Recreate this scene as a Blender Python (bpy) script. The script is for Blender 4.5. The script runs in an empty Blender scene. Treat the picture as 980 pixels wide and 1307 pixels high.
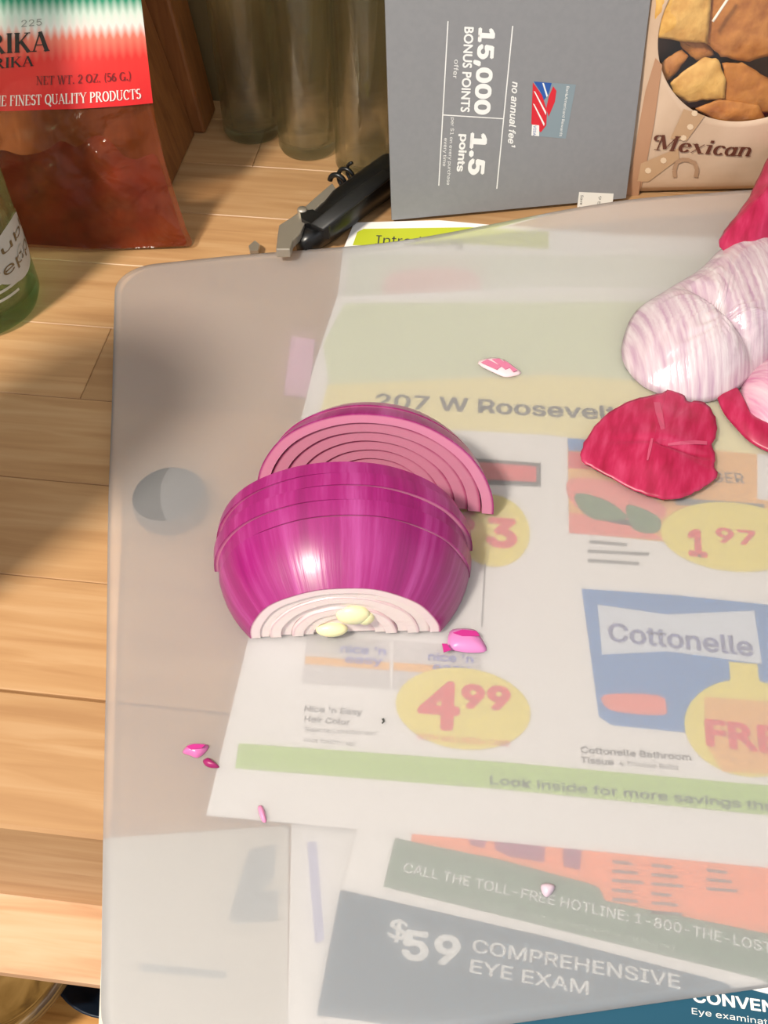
import bpy, bmesh, math, random
from mathutils import Vector, Matrix
random.seed(7)
SC = bpy.context.scene
COL = SC.collection
PI = math.pi

# ------------------------------------------------------------------ camera
FPX, CX, CY = 1250.0, 490.0, 653.5
PITCH, YAW, ROLL = math.radians(51.0), math.radians(7.0), math.radians(-0.3)
CAM = Vector((0, 0, .31))
_f = Vector((0, math.cos(PITCH), -math.sin(PITCH)))
_r = Vector((1, 0, 0)); _u = _r.cross(_f)
_r2 = _r * math.cos(ROLL) + _u * math.sin(ROLL)
_u2 = -_r * math.sin(ROLL) + _u * math.cos(ROLL)
_Z = Matrix.Rotation(YAW, 3, 'Z')
RGT, UPV, FWD = _Z @ _r2, _Z @ _u2, _Z @ _f
cd = bpy.data.cameras.new('camera'); cam = bpy.data.objects.new('camera', cd); COL.objects.link(cam)
cd.sensor_fit = 'VERTICAL'; cd.sensor_height = 24.0; cd.lens = 24.0 * FPX / 1307.0
cd.clip_start = .01
cam.matrix_world = Matrix(((RGT.x, UPV.x, -FWD.x, CAM.x), (RGT.y, UPV.y, -FWD.y, CAM.y), (RGT.z, UPV.z, -FWD.z, CAM.z), (0, 0, 0, 1)))
SC.camera = cam

# ------------------------------------------------------------------ world, lamp, exposure
w = bpy.data.worlds.new('world'); SC.world = w; w.use_nodes = True
w.node_tree.nodes['Background'].inputs[0].default_value = (.97, .98, 1.0, 1)
w.node_tree.nodes['Background'].inputs[1].default_value = .66
LD = bpy.data.lights.new('ceiling_lamp', 'AREA'); LD.shape = 'DISK'; LD.size = .17
LD.energy = 21; LD.color = (1.0, .90, .77)
lamp = bpy.data.objects.new('ceiling_lamp', LD); COL.objects.link(lamp)
lamp.location = Vector((-.02, .25, 0)) + 1.35 * Vector((-.67 * math.cos(.93), -.74 * math.cos(.93), math.sin(.93)))
lamp.rotation_euler = (Vector((-.02, .25, 0)) - lamp.location).to_track_quat('-Z', 'Y').to_euler()
SC.view_settings.view_transform = 'Standard'; SC.view_settings.look = 'None'
SC.view_settings.gamma = 1.0; SC.view_settings.use_curve_mapping = False
SC.view_settings.exposure = 0.19
SC.cycles.max_bounces = 16; SC.cycles.transmission_bounces = 14; SC.cycles.transparent_max_bounces = 16
SC.cycles.diffuse_bounces = 5; SC.cycles.sample_clamp_indirect = 3.0

# ------------------------------------------------------------------ pixel helpers (a pixel gives a ray; the depth comes from the surface touched)
def ray(x, y): return (FWD + RGT * ((x - CX) / FPX) - UPV * ((y - CY) / FPX))
def px(x, y, z=0.0):
    d = ray(x, y); return CAM + d * ((z - CAM.z) / d.z)
class Plane:
    """leaning plane through base point, alpha = heading of its width, lean = tilt back"""
    def __init__(s, base, alpha, lean):
        a, l = math.radians(alpha), math.radians(lean)
        s.o = Vector(base); s.U = Vector((math.cos(a), math.sin(a), 0)); h = Vector((-math.sin(a), math.cos(a), 0))
        s.V = Vector((0, 0, math.cos(l))) + h * math.sin(l); s.N = s.U.cross(s.V)
    def ab(s, x, y, n=0.0):
        d = ray(x, y); t = ((s.o + s.N * n - CAM).dot(s.N)) / d.dot(s.N); p = CAM + d * t - s.o
        return p.dot(s.U), p.dot(s.V)
    def at(s, a, b, n=0.0): return s.o + s.U * a + s.V * b + s.N * n
    def px(s, x, y, n=0.0): return s.at(*s.ab(x, y, n), n)

# ------------------------------------------------------------------ materials
MATS = {}
def lin(c): return tuple(((v / 12.92) if v <= .04045 else ((v + .055) / 1.055) ** 2.4) for v in (q / 255 for q in c))
def mat(name, rgb, rough=.5, **k):
    """rgb as display values 0..255"""
    if name in MATS: return MATS[name]
    m = bpy.data.materials.new(name); m.use_nodes = True
    p = m.node_tree.nodes['Principled BSDF']
    p.inputs['Base Color'].default_value = (*lin(rgb), 1); p.inputs['Roughness'].default_value = rough
    for key, v in k.items(): p.inputs[key.replace('_', ' ')].default_value = v
    MATS[name] = m; return m
def nodes(m): return m.node_tree.nodes, m.node_tree.links, m.node_tree.nodes['Principled BSDF']
def ramp(N, stops):
    r = N.new('ShaderNodeValToRGB'); e = r.color_ramp.elements
    while len(e) < len(stops): e.new(.5)
    for i, (p, c) in enumerate(stops): e[i].position = p; e[i].color = (*lin(c), 1)
    return r
def grain(name, cols, scale=(3, 60, 60), rough=.45, rnd=.35, bump=.05, axis_space='Object', nscale=6.0):
    m = mat(name, cols[1], rough); N, L, P = nodes(m)
    tc = N.new('ShaderNodeTexCoord'); mp = N.new('ShaderNodeMapping'); mp.inputs['Scale'].default_value = scale
    oi = N.new('ShaderNodeObjectInfo'); mul = N.new('ShaderNodeVectorMath'); mul.operation = 'SCALE'; mul.inputs[0].default_value = (7, 13, 5)
    L.new(oi.outputs['Random'], mul.inputs['Scale']); L.new(mul.outputs[0], mp.inputs['Location'])
    L.new(tc.outputs[axis_space], mp.inputs['Vector'])
    n1 = N.new('ShaderNodeTexNoise'); n1.inputs['Scale'].default_value = nscale; n1.inputs['Detail'].default_value = 6; n1.inputs['Distortion'].default_value = .6
    L.new(mp.outputs[0], n1.inputs['Vector'])
    r = ramp(N, [(.3, cols[0]), (.5, cols[1]), (.72, cols[2])]); L.new(n1.outputs['Fac'], r.inputs[0])
    hs = N.new('ShaderNodeHueSaturation'); L.new(r.outputs[0], hs.inputs['Color'])
    mr = N.new('ShaderNodeMapRange'); mr.inputs['To Min'].default_value = 1 - rnd * .5; mr.inputs['To Max'].default_value = 1 + rnd * .4
    L.new(oi.outputs['Random'], mr.inputs['Value']); L.new(mr.outputs[0], hs.inputs['Value'])
    L.new(hs.outputs[0], P.inputs['Base Color'])
    b = N.new('ShaderNodeBump'); b.inputs['Strength'].default_value = bump; b.inputs['Distance'].default_value = .001
    L.new(n1.outputs['Fac'], b.inputs['Height']); L.new(b.outputs[0], P.inputs['Normal'])
    return m
def speckle(name, c0, c1, scale=40, rough=.6, lo=.35, hi=.65, detail=4, bump=0.0, **k):
    m = mat(name, c1, rough, **k); N, L, P = nodes(m)
    tc = N.new('ShaderNodeTexCoord'); n = N.new('ShaderNodeTexNoise'); n.inputs['Scale'].default_value = scale; n.inputs['Detail'].default_value = detail
    L.new(tc.outputs['Object'], n.inputs['Vector']); r = ramp(N, [(lo, c0), (hi, c1)]); L.new(n.outputs['Fac'], r.inputs[0]); L.new(r.outputs[0], P.inputs['Base Color'])
    if bump:
        b = N.new('ShaderNodeBump'); b.inputs['Strength'].default_value = bump; b.inputs['Distance'].default_value = .002
        L.new(n.outputs['Fac'], b.inputs['Height']); L.new(b.outputs[0], P.inputs['Normal'])
    return m
def glass(name, rgb, rough=.02, dens=0.0, tint=.12):
    m = mat(name, (255, 255, 255), rough, Transmission_Weight=1.0, IOR=1.48); N, L, P = nodes(m)
    P.inputs['Base Color'].default_value = (1, 1, 1, 1)
    v = N.new('ShaderNodeVolumeAbsorption'); v.inputs['Color'].default_value = (*lin(rgb), 1); v.inputs['Density'].default_value = dens
    L.new(v.outputs[0], N['Material Output'].inputs['Volume'])
    tb = N.new('ShaderNodeBsdfTransparent'); tb.inputs['Color'].default_value = (*[1 - tint * (1 - q) for q in lin(rgb)], 1); ms = N.new('ShaderNodeMixShader'); ms.inputs[0].default_value = .5
    L.new(P.outputs[0], ms.inputs[1]); L.new(tb.outputs[0], ms.inputs[2]); L.new(ms.outputs[0], N['Material Output'].inputs['Surface'])
    return m

M_WOOD = grain('birch_stave_wood', [(172, 130, 88), (184, 143, 99), (195, 157, 115)], (2.2, 30, 30), .42, .22)
M_LEDGE = grain('pale_board_wood', [(186, 142, 104), (204, 162, 124), (214, 176, 142)], (2.5, 30, 30), .5, .1)
M_BLOCK = grain('brown_block_wood', [(118, 72, 34), (138, 86, 44), (152, 98, 52)], (40, 40, 3), .5, .1, .05)
M_SHELF = grain('orange_shelf_wood', [(176, 116, 52), (206, 146, 74), (220, 164, 92)], (2.5, 30, 30), .5, .1)

# ------------------------------------------------------------------ object helpers
def tag(o, label=None, cat=None, group=None, kind=None):
    if label: o['label'] = label
    if cat: o['category'] = cat
    if group: o['group'] = group
    if kind: o['kind'] = kind
    return o
def thing(name, loc, label, cat, group=None, kind=None):
    o = bpy.data.objects.new(name, None); o.empty_display_size = .01; o.location = loc; COL.objects.link(o)
    return tag(o, label, cat, group, kind)
def origin(o):
    p = Vector((0, 0, 0))
    while o is not None: p = p + Vector(o.location); o = o.parent
    return p
def obj(name, V, F, m, parent=None, smooth=False, uv=None, loc=None):
    """V in world coordinates; stored relative to the parent's origin (or to loc for a top-level mesh)"""
    base = origin(parent) if parent else Vector(loc if loc is not None else (0, 0, 0))
    me = bpy.data.meshes.new(name); me.from_pydata([tuple(Vector(v) - base) for v in V], [], F); me.update()
    if m: me.materials.append(m)
    if smooth: me.shade_smooth()
    if uv:
        lay = me.uv_layers.new(name='UVMap')
        for lp in me.loops: lay.data[lp.index].uv = uv[lp.vertex_index]
    o = bpy.data.objects.new(name, me); COL.objects.link(o)
    if parent: o.parent = parent
    else: o.location = base
    return o
def box(x0, x1, y0, y1, z0, z1, c=.0004):
    """box with chamfered top edges"""
    V = [(x0, y0, z0), (x1, y0, z0), (x1, y1, z0), (x0, y1, z0), (x0, y0, z1 - c), (x1, y0, z1 - c), (x1, y1, z1 - c), (x0, y1, z1 - c),
         (x0 + c, y0 + c, z1), (x1 - c, y0 + c, z1), (x1 - c, y1 - c, z1), (x0 + c, y1 - c, z1)]
    F = [(3, 2, 1, 0), (8, 9, 10, 11)]
    for i in range(4):
        j = (i + 1) % 4; F += [(i, j, j + 4, i + 4), (i + 4, j + 4, j + 8, i + 8)]
    return V, F
def slab(outline, n, t):
    """closed prism: outline points (world) extruded by vector n*t"""
    k = len(outline); V = [Vector(p) for p in outline] + [Vector(p) + n * t for p in outline]
    F = [tuple(range(k))[::-1], tuple(range(k, 2 * k))] + [(i, (i + 1) % k, (i + 1) % k + k, i + k) for i in range(k)]
    return V, F
def lathe(profile, center, seg=48, closed=False, axis=None):
    """profile list of (r,z); r==0 allowed at ends"""
    V, F = [], []; rows = []
    for r, z in profile:
        if r < 1e-7: rows.append([len(V)]); V.append(Vector((0, 0, z)))
        else:
            rows.append(list(range(len(V), len(V) + seg)))
            for i in range(seg): a = 2 * PI * i / seg; V.append(Vector((r * math.cos(a), r * math.sin(a), z)))
    pr = list(zip(rows, rows[1:])) + ([(rows[-1], rows[0])] if closed else [])
    for A, B in pr:
        for i in range(seg):
            j = (i + 1) % seg
            if len(A) == 1 and len(B) == 1: continue
            if len(A) == 1: F.append((A[0], B[j], B[i]))
            elif len(B) == 1: F.append((A[i], A[j], B[0]))
            else: F.append((A[i], A[j], B[j], B[i]))
    c = Vector(center)
    return [((axis @ v) if axis else v) + c for v in V], F
def tube(pts, rad, seg=10):
    V, F = [], []; pts = [Vector(p) for p in pts]
    for i, p in enumerate(pts):
        t = (pts[min(i + 1, len(pts) - 1)] - pts[max(i - 1, 0)]).normalized()
        a = t.cross(Vector((0, 0, 1)));  a = a.normalized() if a.length > 1e-5 else Vector((1, 0, 0)); b = t.cross(a)
        r = rad(i / (len(pts) - 1)) if callable(rad) else rad
        for k in range(seg): q = 2 * PI * k / seg; V.append(p + (a * math.cos(q) + b * math.sin(q)) * r)
    for i in range(len(pts) - 1):
        for k in range(seg): k2 = (k + 1) % seg; F.append((i * seg + k, i * seg + k2, (i + 1) * seg + k2, (i + 1) * seg + k))
    F += [tuple(range(seg))[::-1], tuple(range((len(pts) - 1) * seg, len(pts) * seg))]
    return V, F
def catmull(P, n=6, closed=True):
    out = []; k = len(P)
    for i in range(k if closed else k - 1):
        g = lambda q: Vector(P[q % k]) if closed else Vector(P[max(0, min(k - 1, q))])
        a, b, c, d = g(i - 1), g(i), g(i + 1), g(i + 2)
        for s in range(n):
            t = s / n; out.append(.5 * ((2 * b) + (c - a) * t + (2 * a - 5 * b + 4 * c - d) * t * t + (3 * b - a - 3 * c + d) * t ** 3))
    if not closed: out.append(Vector(P[-1]))
    return out
def rings(outline, n=12, ctr=None):
    """2D star-shaped patch -> (points (x,y,s), faces); s=0 centre .. 1 rim"""
    k = len(outline); c = ctr if ctr is not None else sum((Vector(p) for p in outline), Vector((0, 0))) / k
    c = Vector(c); Pn = [(c.x, c.y, 0.0)]; F = []
    for j in range(1, n + 1):
        s = j / n
        for p in outline: q = c + (Vector(p) - c) * s; Pn.append((q.x, q.y, s))
    for i in range(k): F.append((0, 1 + i, 1 + (i + 1) % k))
    for j in range(n - 1):
        for i in range(k): i2 = (i + 1) % k; F.append((1 + j * k + i, 1 + (j + 1) * k + i, 1 + (j + 1) * k + i2, 1 + j * k + i2))
    return Pn, F
def solidify(o, t, off=-1):
    md = o.modifiers.new('thickness', 'SOLIDIFY'); md.thickness = t; md.offset = off; return o

# ------------------------------------------------------------------ lettering (flat print as thin meshes)
_TC = {}
try: FONT = bpy.data.fonts.load(bpy.utils.system_resource('DATAFILES', path='fonts') + '/Inter.woff2')     # lettering shipped with Blender
except Exception: FONT = None
def sans(txt, bold=0.0, shear=0.0):
    key = (txt, bold, shear)
    if key in _TC: return _TC[key]
    cu = bpy.data.curves.new('t', 'FONT'); cu.body = txt; cu.size = 1
    if FONT and txt not in ('4', 'FREE', '$', 'BONUS POINTS'): cu.font = FONT
    cu.shear = shear; cu.resolution_u = 3
    o = bpy.data.objects.new('t', cu); COL.objects.link(o)
    dg = bpy.context.evaluated_depsgraph_get(); dg.update(); me = o.evaluated_get(dg).to_mesh()
    V = [(v.co.x, v.co.y) for v in me.vertices]; F = [tuple(p.vertices) for p in me.polygons]
    o.evaluated_get(dg).to_mesh_clear(); bpy.data.objects.remove(o); bpy.data.curves.remove(cu)
    if bold:                                            # heavier weight: the outline stamped around its own position
        V0, F0 = V, F; V, F = [], []
        for i in range(6):
            a = 2 * PI * i / 6; k = len(V); V = V + [(x + bold * math.cos(a), y + bold * math.sin(a)) for x, y in V0]; F = F + [tuple(q + k for q in f) for f in F0]
    x0, x1 = min(v[0] for v in V), max(v[0] for v in V)
    cap = .729
    V = [((x - x0) / (x1 - x0), y / cap) for x, y in V]   # x over 0..1, y: baseline 0, cap height 1
    _TC[key] = (V, F, 6 if bold else 1); return _TC[key]
def arc(cx, cy, rx, ry, a0, a1, n=14): return [(cx + rx * math.cos(math.radians(a0 + (a1 - a0) * i / n)), cy + ry * math.sin(math.radians(a0 + (a1 - a0) * i / n))) for i in range(n + 1)]
def S_(x, y, w=.26): return ([(x - w / 2, y), (x + w / 2, y)], .9)
def vs(x): return [([(x, 0), (x, 1)], 1), S_(x, .022), S_(x, .978)]
GL = {
 'A': (.82, [([(.08, 0), (.40, 1)], .38), ([(.40, 1), (.72, 0)], 1), ([(.2, .34), (.58, .34)], 1), S_(.09, .022), S_(.71, .022)]),
 'C': (.76, [(arc(.42, .5, .32, .47, 45, 315), 1), ([(.66, .7), (.66, .97)], .35)]),
 'D': (.82, vs(.16) + [(arc(.3, .5, .42, .475, 88, -88), 1), ([(.1, .975), (.32, .975)], 1), ([(.1, .025), (.32, .025)], 1)]),
 'E': (.7, vs(.16) + [([(.1, .97), (.6, .97)], 1), ([(.1, .03), (.62, .03)], 1), ([(.2, .52), (.46, .52)], 1), ([(.6, .97), (.6, .76)], .4), ([(.62, .03), (.62, .26)], .4)]),
 'F': (.66, vs(.16) + [([(.1, .97), (.58, .97)], 1), ([(.2, .52), (.46, .52)], 1), ([(.58, .97), (.58, .74)], .4)]),
 'G': (.82, [(arc(.42, .5, .32, .47, 45, 330), 1), ([(.68, .02), (.68, .42)], .9), S_(.66, .42)]),
 'H': (.88, vs(.16) + vs(.7) + [([(.16, .5), (.7, .5)], 1)]),
 'I': (.36, vs(.18)),
 'K': (.84, vs(.16) + [([(.22, .42), (.68, .97)], .4), ([(.34, .56), (.72, 0)], 1), S_(.66, .978), S_(.72, .022)]),
 'L': (.68, vs(.16) + [([(.1, .03), (.6, .03)], 1), ([(.6, .03), (.6, .3)], .4)]),
 'N': (.86, [([(.14, 0), (.14, 1)], .35), ([(.12, 1), (.7, 0)], 1), ([(.7, 0), (.7, 1)], .35), S_(.14, .022), S_(.1, .978), S_(.7, .978)]),
 'O': (.84, [(arc(.42, .5, .33, .47, 0, 360, 24), 1)]),
 'P': (.7, vs(.16) + [(arc(.3, .73, .3, .24, 88, -88), 1), ([(.1, .972), (.32, .972)], 1), ([(.16, .49), (.32, .49)], 1)]),
 'Q': (.84, [(arc(.42, .5, .33, .47, 0, 360, 24), 1), ([(.42, .1), (.78, -.18)], 1.4)]),
 'R': (.82, vs(.16) + [(arc(.3, .74, .28, .23, 88, -88), 1), ([(.1, .972), (.32, .972)], 1), ([(.16, .51), (.34, .51)], 1), ([(.38, .5), (.72, 0)], 1), S_(.74, .022, .2)]),
 'S': (.6, [(arc(.3, .74, .2, .23, 40, 250, 10) + arc(.3, .27, .22, .25, 80, -150, 12), 1.1)]),
 'T': (.74, vs(.37)[:2] + [([(.05, .97), (.69, .97)], 1), ([(.05, .97), (.05, .74)], .4), ([(.69, .97), (.69, .74)], .4)]),
 'U': (.84, [([(.16, 1), (.16, .3)], 1), (arc(.42, .3, .26, .28, 180, 360, 12), .8), ([(.68, .3), (.68, 1)], .4), S_(.16, .978), S_(.68, .978)]),
 'W': (1.1, [([(.08, 1), (.34, 0)], 1), ([(.34, 0), (.54, .9)], .4), ([(.54, 1), (.78, 0)], 1), ([(.78, 0), (1.0, 1)], .4), S_(.08, .978), S_(.54, .978), S_(1.0, .978)]),
 'Y': (.8, [([(.08, 1), (.4, .45)], 1), ([(.72, 1), (.4, .45)], .4), ([(.4, .45), (.4, 0)], 1), S_(.4, .022), S_(.1, .978), S_(.7, .978)]),
 'Z': (.7, [([(.08, .97), (.6, .97)], 1), ([(.6, .97), (.08, .03)], 1), ([(.08, .03), (.62, .03)], 1), ([(.62, .03), (.62, .24)], .4)]),
 'M': (1.1, [([(.2, 0), (.2, 1)], .35), ([(.2, 1), (.52, .1)], 1), ([(.52, .1), (.86, 1)], .35), ([(.86, 0), (.86, 1)], 1), S_(.2, .022), S_(.88, .022), S_(.88, .978), (arc(.06, .78, .14, .18, 60, 300, 10), .8)]),
 '2': (.56, [(arc(.27, .72, .2, .25, 170, -40, 12) + [(.06, .04)], .9), ([(.06, .05), (.5, .05)], 2)]),
 '5': (.56, [([(.12, .97), (.46, .97)], 2), ([(.12, .97), (.1, .55)], .5), (arc(.24, .33, .22, .3, 120, -140, 14), 1)]),
 '6': (.56, [(arc(.28, .3, .2, .27, 0, 360, 18), 1), (arc(.5, .34, .43, .64, 100, 180, 10), .9)]),
 '.': (.28, [([(.13, 0), (.13, .14)], .9)]), ',': (.28, [([(.13, .14), (.08, -.15)], .8)]),
 '(': (.34, [(arc(.36, .45, .24, .62, 110, 250, 10), .6)]), ')': (.34, [(arc(-.04, .45, .24, .62, 70, -70, 10), .6)]),
 ' ': (.34, []),
 'e': (.52, [(arc(.26, .3, .2, .29, 20, 330, 18), 1), ([(.08, .34), (.45, .36)], 1)]),
 'x': (.6, [([(.1, .6), (.46, 0)], 1.1), ([(.5, .6), (.06, 0)], .35), S_(.1, .58), S_(.48, .02)]),
 'i': (.34, [([(.16, .6), (.16, 0)], 1), S_(.1, .58), S_(.2, .02), ([(.16, .74), (.16, .9)], 1)]),
 'c': (.5, [(arc(.27, .3, .2, .29, 50, 320, 16), 1), ([(.42, .46), (.42, .54)], .8)]),
 'a': (.56, [(arc(.24, .28, .18, .27, 0, 360, 18), .9), ([(.44, .58), (.44, .0)], 1), S_(.5, .02)]),
 'n': (.66, [([(.14, .6), (.14, 0)], 1), (arc(.33, .38, .18, .2, 160, 0, 10), .9), ([(.51, .38), (.51, 0)], 1), S_(.08, .58), S_(.14, .02), S_(.56, .02)]),
}
def serif(txt, T=.15, t=.05, shear=0.0):
    V, F = [], []; x = 0
    for ch in txt:
        wd, st = GL[ch]
        for pts, k in st:
            for (xa, ya), (xb, yb) in zip(pts, pts[1:]):
                l = math.hypot(xb - xa, yb - ya)
                if l < 1e-6: continue
                wdt = k * (t + (T - t) * abs(yb - ya) / l) / 2; nx, ny = -(yb - ya) / l * wdt, (xb - xa) / l * wdt
                ex, ey = (xb - xa) / l * .01, (yb - ya) / l * .01
                b = len(V); V += [(x + xa + nx - ex, ya + ny - ey), (x + xa - nx - ex, ya - ny - ey), (x + xb - nx + ex, yb - ny + ey), (x + xb + nx + ex, yb + ny + ey)]
                F.append((b, b + 1, b + 2, b + 3))
        x += wd + .03
    V = [(a + shear * b, b) for a, b in V]
    x0, x1 = min(v[0] for v in V), max(v[0] for v in V)
    return [((a - x0) / (x1 - x0), b) for a, b in V], F
def lettering(name, tv, to3, m, parent):
    V, F = tv[:2]; nst = tv[2] if len(tv) > 2 else 1; k = len(V) // nst
    nr = (to3(1, 0) - to3(0, 0)).cross(to3(0, 1) - to3(0, 0)).normalized()      # the stamps of a bold word sit a few microns apart
    return obj(name, [to3(a, b) + nr * (6e-6 * (i // k)) for i, (a, b) in enumerate(V)], F, m, parent)
def flat_map(BL, BR, TL):
    """three world points -> affine map of the text box"""
    BL, BR, TL = Vector(BL), Vector(BR), Vector(TL)
    return lambda a, b: BL + (BR - BL) * a + (TL - BL) * b
def print_px(txt, bl, br, cap, z, m, parent, bold=0.0, name='printed_text', lean=None):
    """sans text whose baseline runs bl->br in the photo, on the horizontal sheet at height z"""
    A, B = px(*bl, z), px(*br, z); dirv = (B - A).normalized(); up = Vector((0, 0, 1)).cross(dirv)
    mid = ((bl[0] + br[0]) / 2, (bl[1] + br[1]) / 2)
    h = (px(mid[0], mid[1] - cap, z) - px(*mid, z)).dot(up)
    return lettering(name, sans(txt, bold), flat_map(A, B, A + up * h), m, parent)
def patch_px(pts, z, m, parent, name='printed_patch', smooth=0):
    P = [px(*p, z) for p in pts]
    if smooth: P = catmull(P, smooth)
    V = P; F = [tuple(range(len(P)))]
    o = obj(name, V, F, m, parent)
    if o.data.polygons[0].normal.z < 0: o.data.flip_normals()
    return o
def oval_px(c, rx, ry, z, m, parent, name='price_burst', slope=.08, wob=0.0):
    pts = []
    for i in range(40):
        a = 2 * PI * i / 40; k = 1 + wob * math.sin(9 * a); x = rx * math.cos(a) * k; y = ry * math.sin(a) * k
        pts.append((c[0] + x, c[1] + y + slope * x))
    return patch_px(pts, z, m, parent, name)

# ================================================================== THE SETTING
FRONT = .1046          # front edge of the worktop
SW = .0485             # stave width
WALLY = px(283, 128).y
V, F = box(-1.6, 1.6, WALLY, WALLY + .06, -.9, 1.0, .001)
tag(obj('wall_back', V, F, speckle('olive_brown_wall', (116, 96, 60), (130, 108, 70), 6, .85)), kind='structure')
V, F = box(-1.8, 1.8, -1.2, 1.0, -.93, -.90, .001)
tag(obj('floor', V, F, grain('floor_wood', [(120, 78, 40), (150, 100, 54), (170, 118, 68)], (2, 20, 20), .5, .1)), kind='structure')

wt = thing('kitchen_worktop', (0, FRONT, 0), 'pale birch butcher block worktop glued from narrow staves', 'worktop')
cuts = {}
row = 0
y = FRONT
while y < WALLY - .002:
    y1 = min(y + SW, WALLY - .0005)
    # butt joints along each row; the row behind the green bottle shows one close to the mat corner
    if row == 4: js = [px(117, 475).x]
    elif row == 0: js = [-.42, .31]
    elif row == 8: js = [px(320, 218).x, .3]
    else:
        s = -.62 + random.random() * .5; js = []
        while s < .6: js.append(s); s += .42 + random.random() * .35
    xs = [-.75] + sorted(js) + [.75]
    for a, b in zip(xs, xs[1:]):
        V, F = box(a + .00012, b - .00012, y + .00012, y1 - .00012, -.04, 0, .00035 if row else .0012)
        obj('stave', V, F, M_WOOD, wt)
    y = y1; row += 1
V, F = box(-.75, .75, FRONT + .001, FRONT + .022, -.078, -.0402, .001); obj('apron_board', V, F, M_WOOD, wt)
V, F = box(-.75, .75, FRONT - .026, FRONT + .3, -.086, -.0785, .002); obj('pull_out_board', V, F, M_LEDGE, wt)
for lx in (-.70, .70):
    for ly in (FRONT + .03, WALLY - .04):
        V, F = box(lx - .025, lx + .025, ly - .025, ly + .025, -.90, -.0402 if ly > .3 else -.0862, .001); obj('leg', V, F, M_LEDGE, wt)
for k in range(4):
    y0 = .10 + k * .11
    V, F = box(-.67, .67, y0, y0 + .1085, -.42, -.40, .0015); obj('shelf_board', V, F, M_SHELF, wt)
for ly in (FRONT + .02, .50):
    V, F = box(-.72, .72, ly, ly + .02, -.46, -.4202, .001); obj('shelf_rail', V, F, M_LEDGE, wt)

# ------------------------------------------------------------------ things on the lower shelf, seen under the board at the corner
c = px(-18, 1290, -.38) + Vector((-.008, .035, 0)); c.z = -.40
prof = [(0, 0), (.036, 0), (.05, .012), (.066, .045), (.070, .065), (.066, .066), (.060, .045), (.045, .018), (0, .012)]
V, F = lathe(prof, c, 40)
tag(obj('wooden_bowl', V, F, grain('streaky_bowl_wood', [(70, 48, 20), (134, 104, 54), (162, 130, 76)], (6, 6, 60), .5, .1), None, True, loc=c),
    'streaky brown turned bowl on the lower shelf below the worktop', 'bowl')
c = px(128, 1248, -.385); c.z = -.40
prof = [(0, 0), (.030, 0), (.040, .006), (.0475, .028), (.0485, .030), (.0465, .030), (.038, .009), (0, .004)]
V, F = lathe(prof, c + Vector((.012, .022, 0)), 48)
tag(obj('shallow_pan', V, F, mat('navy_enamel', (22, 34, 50), .3), None, True, loc=c), 'shallow dark navy enamel pan on the lower shelf', 'pan')
o0 = [px(x, y, -.3995) for x, y in ((47, 1264), (61, 1262), (56, 1283), (44, 1282))]
V, F = slab(o0, Vector((0, 0, 1)), .0012)
tag(obj('paper_scrap', V, F, mat('grey_scrap', (176, 172, 166), .7), None, loc=o0[0]), 'small pale grey scrap lying between the bowl and the navy pan', 'scrap')

# ================================================================== PAPERS UNDER THE MAT
UPZ = Vector((0, 0, 1))
M_WHITE = mat('white_newsprint', (247, 243, 238), .7)
M_YEL = mat('yellow_ink', (240, 222, 92), .7); M_PALEY = mat('pale_yellow_ink', (244, 232, 168), .7)
M_RED = mat('red_ink', (222, 40, 52), .7); M_GREENBAR = mat('lime_ink', (176, 206, 110), .7)
M_GREY = mat('grey_ink', (120, 122, 118), .7); M_DARK = mat('dark_ink', (60, 62, 60), .7); M_TXTG = mat('green_grey_ink', (44, 74, 58), .7)
M_BLUE = mat('blue_ink', (62, 128, 190), .7); M_PALEG = mat('pale_green_ink', (222, 228, 190), .7)
M_ORANGE = mat('orange_ink', (250, 140, 84), .7); M_PURPLE = mat('purple_ink', (160, 70, 110), .7); M_OLIVE = mat('sage_ink', (104, 132, 104), .7)
M_TEAL = mat('teal_ink', (8, 74, 98), .55); M_PAPERW = mat('white_ink', (240, 240, 236), .7)
M_SALMON = mat('salmon_ink', (236, 120, 104), .7); M_LEAF = mat('leaf_ink', (84, 118, 62), .7); M_AMBER = mat('amber_ink', (238, 178, 84), .7)
M_BLUETXT = mat('violet_blue_ink', (96, 104, 186), .7); M_MAG = mat('magenta_ink', (222, 60, 170), .7)
def sheet(name, pts, z, t, label, m=None, cat='flyer'):
    P = [px(x, y, z) for x, y in pts]
    c = sum(P, Vector()) / len(P); c.z = z - t
    r = thing(name, c, label, cat)
    V, F = slab([p - UPZ * t for p in P], UPZ, t)
    o = obj('paper', V, F, m or M_WHITE, r)
    bm = bmesh.new(); bm.from_mesh(o.data); bmesh.ops.recalc_face_normals(bm, faces=bm.faces); bm.to_mesh(o.data); bm.free()
    return r
E1 = .00006
# white leaflet at the bottom of the pile
s0 = sheet('white_leaflet', [(372, 1052), (700, 1066), (700, 1400), (365, 1400)], .0016, .0015, 'plain white folded leaflet at the bottom of the paper pile')
patch_px([(392, 1075), (404, 1075), (414, 1200), (402, 1205)], .0016 + E1, mat('lavender_ink', (178, 178, 214), .7), s0, 'printed_stripe')
s5 = sheet('grey_newspaper', [(136, 1070), (250, 1062), (368, 1054), (366, 1400), (122, 1400)], .0012, .0010, 'pale grey newspaper page hanging over the worktop edge at the mat corner', mat('grey_newsprint', (208, 202, 190), .8), 'newspaper')
for q in ([(318, 1085), (352, 1078), (350, 1120), (300, 1180), (292, 1172)], [(300, 1140), (356, 1136), (354, 1176), (296, 1180)], [(180, 1230), (290, 1240), (288, 1250), (180, 1240)]):
    patch_px(q, .0012 + E1, mat('newsprint_grey_ink', (158, 164, 164), .8), s5, 'printed_picture')
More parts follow.
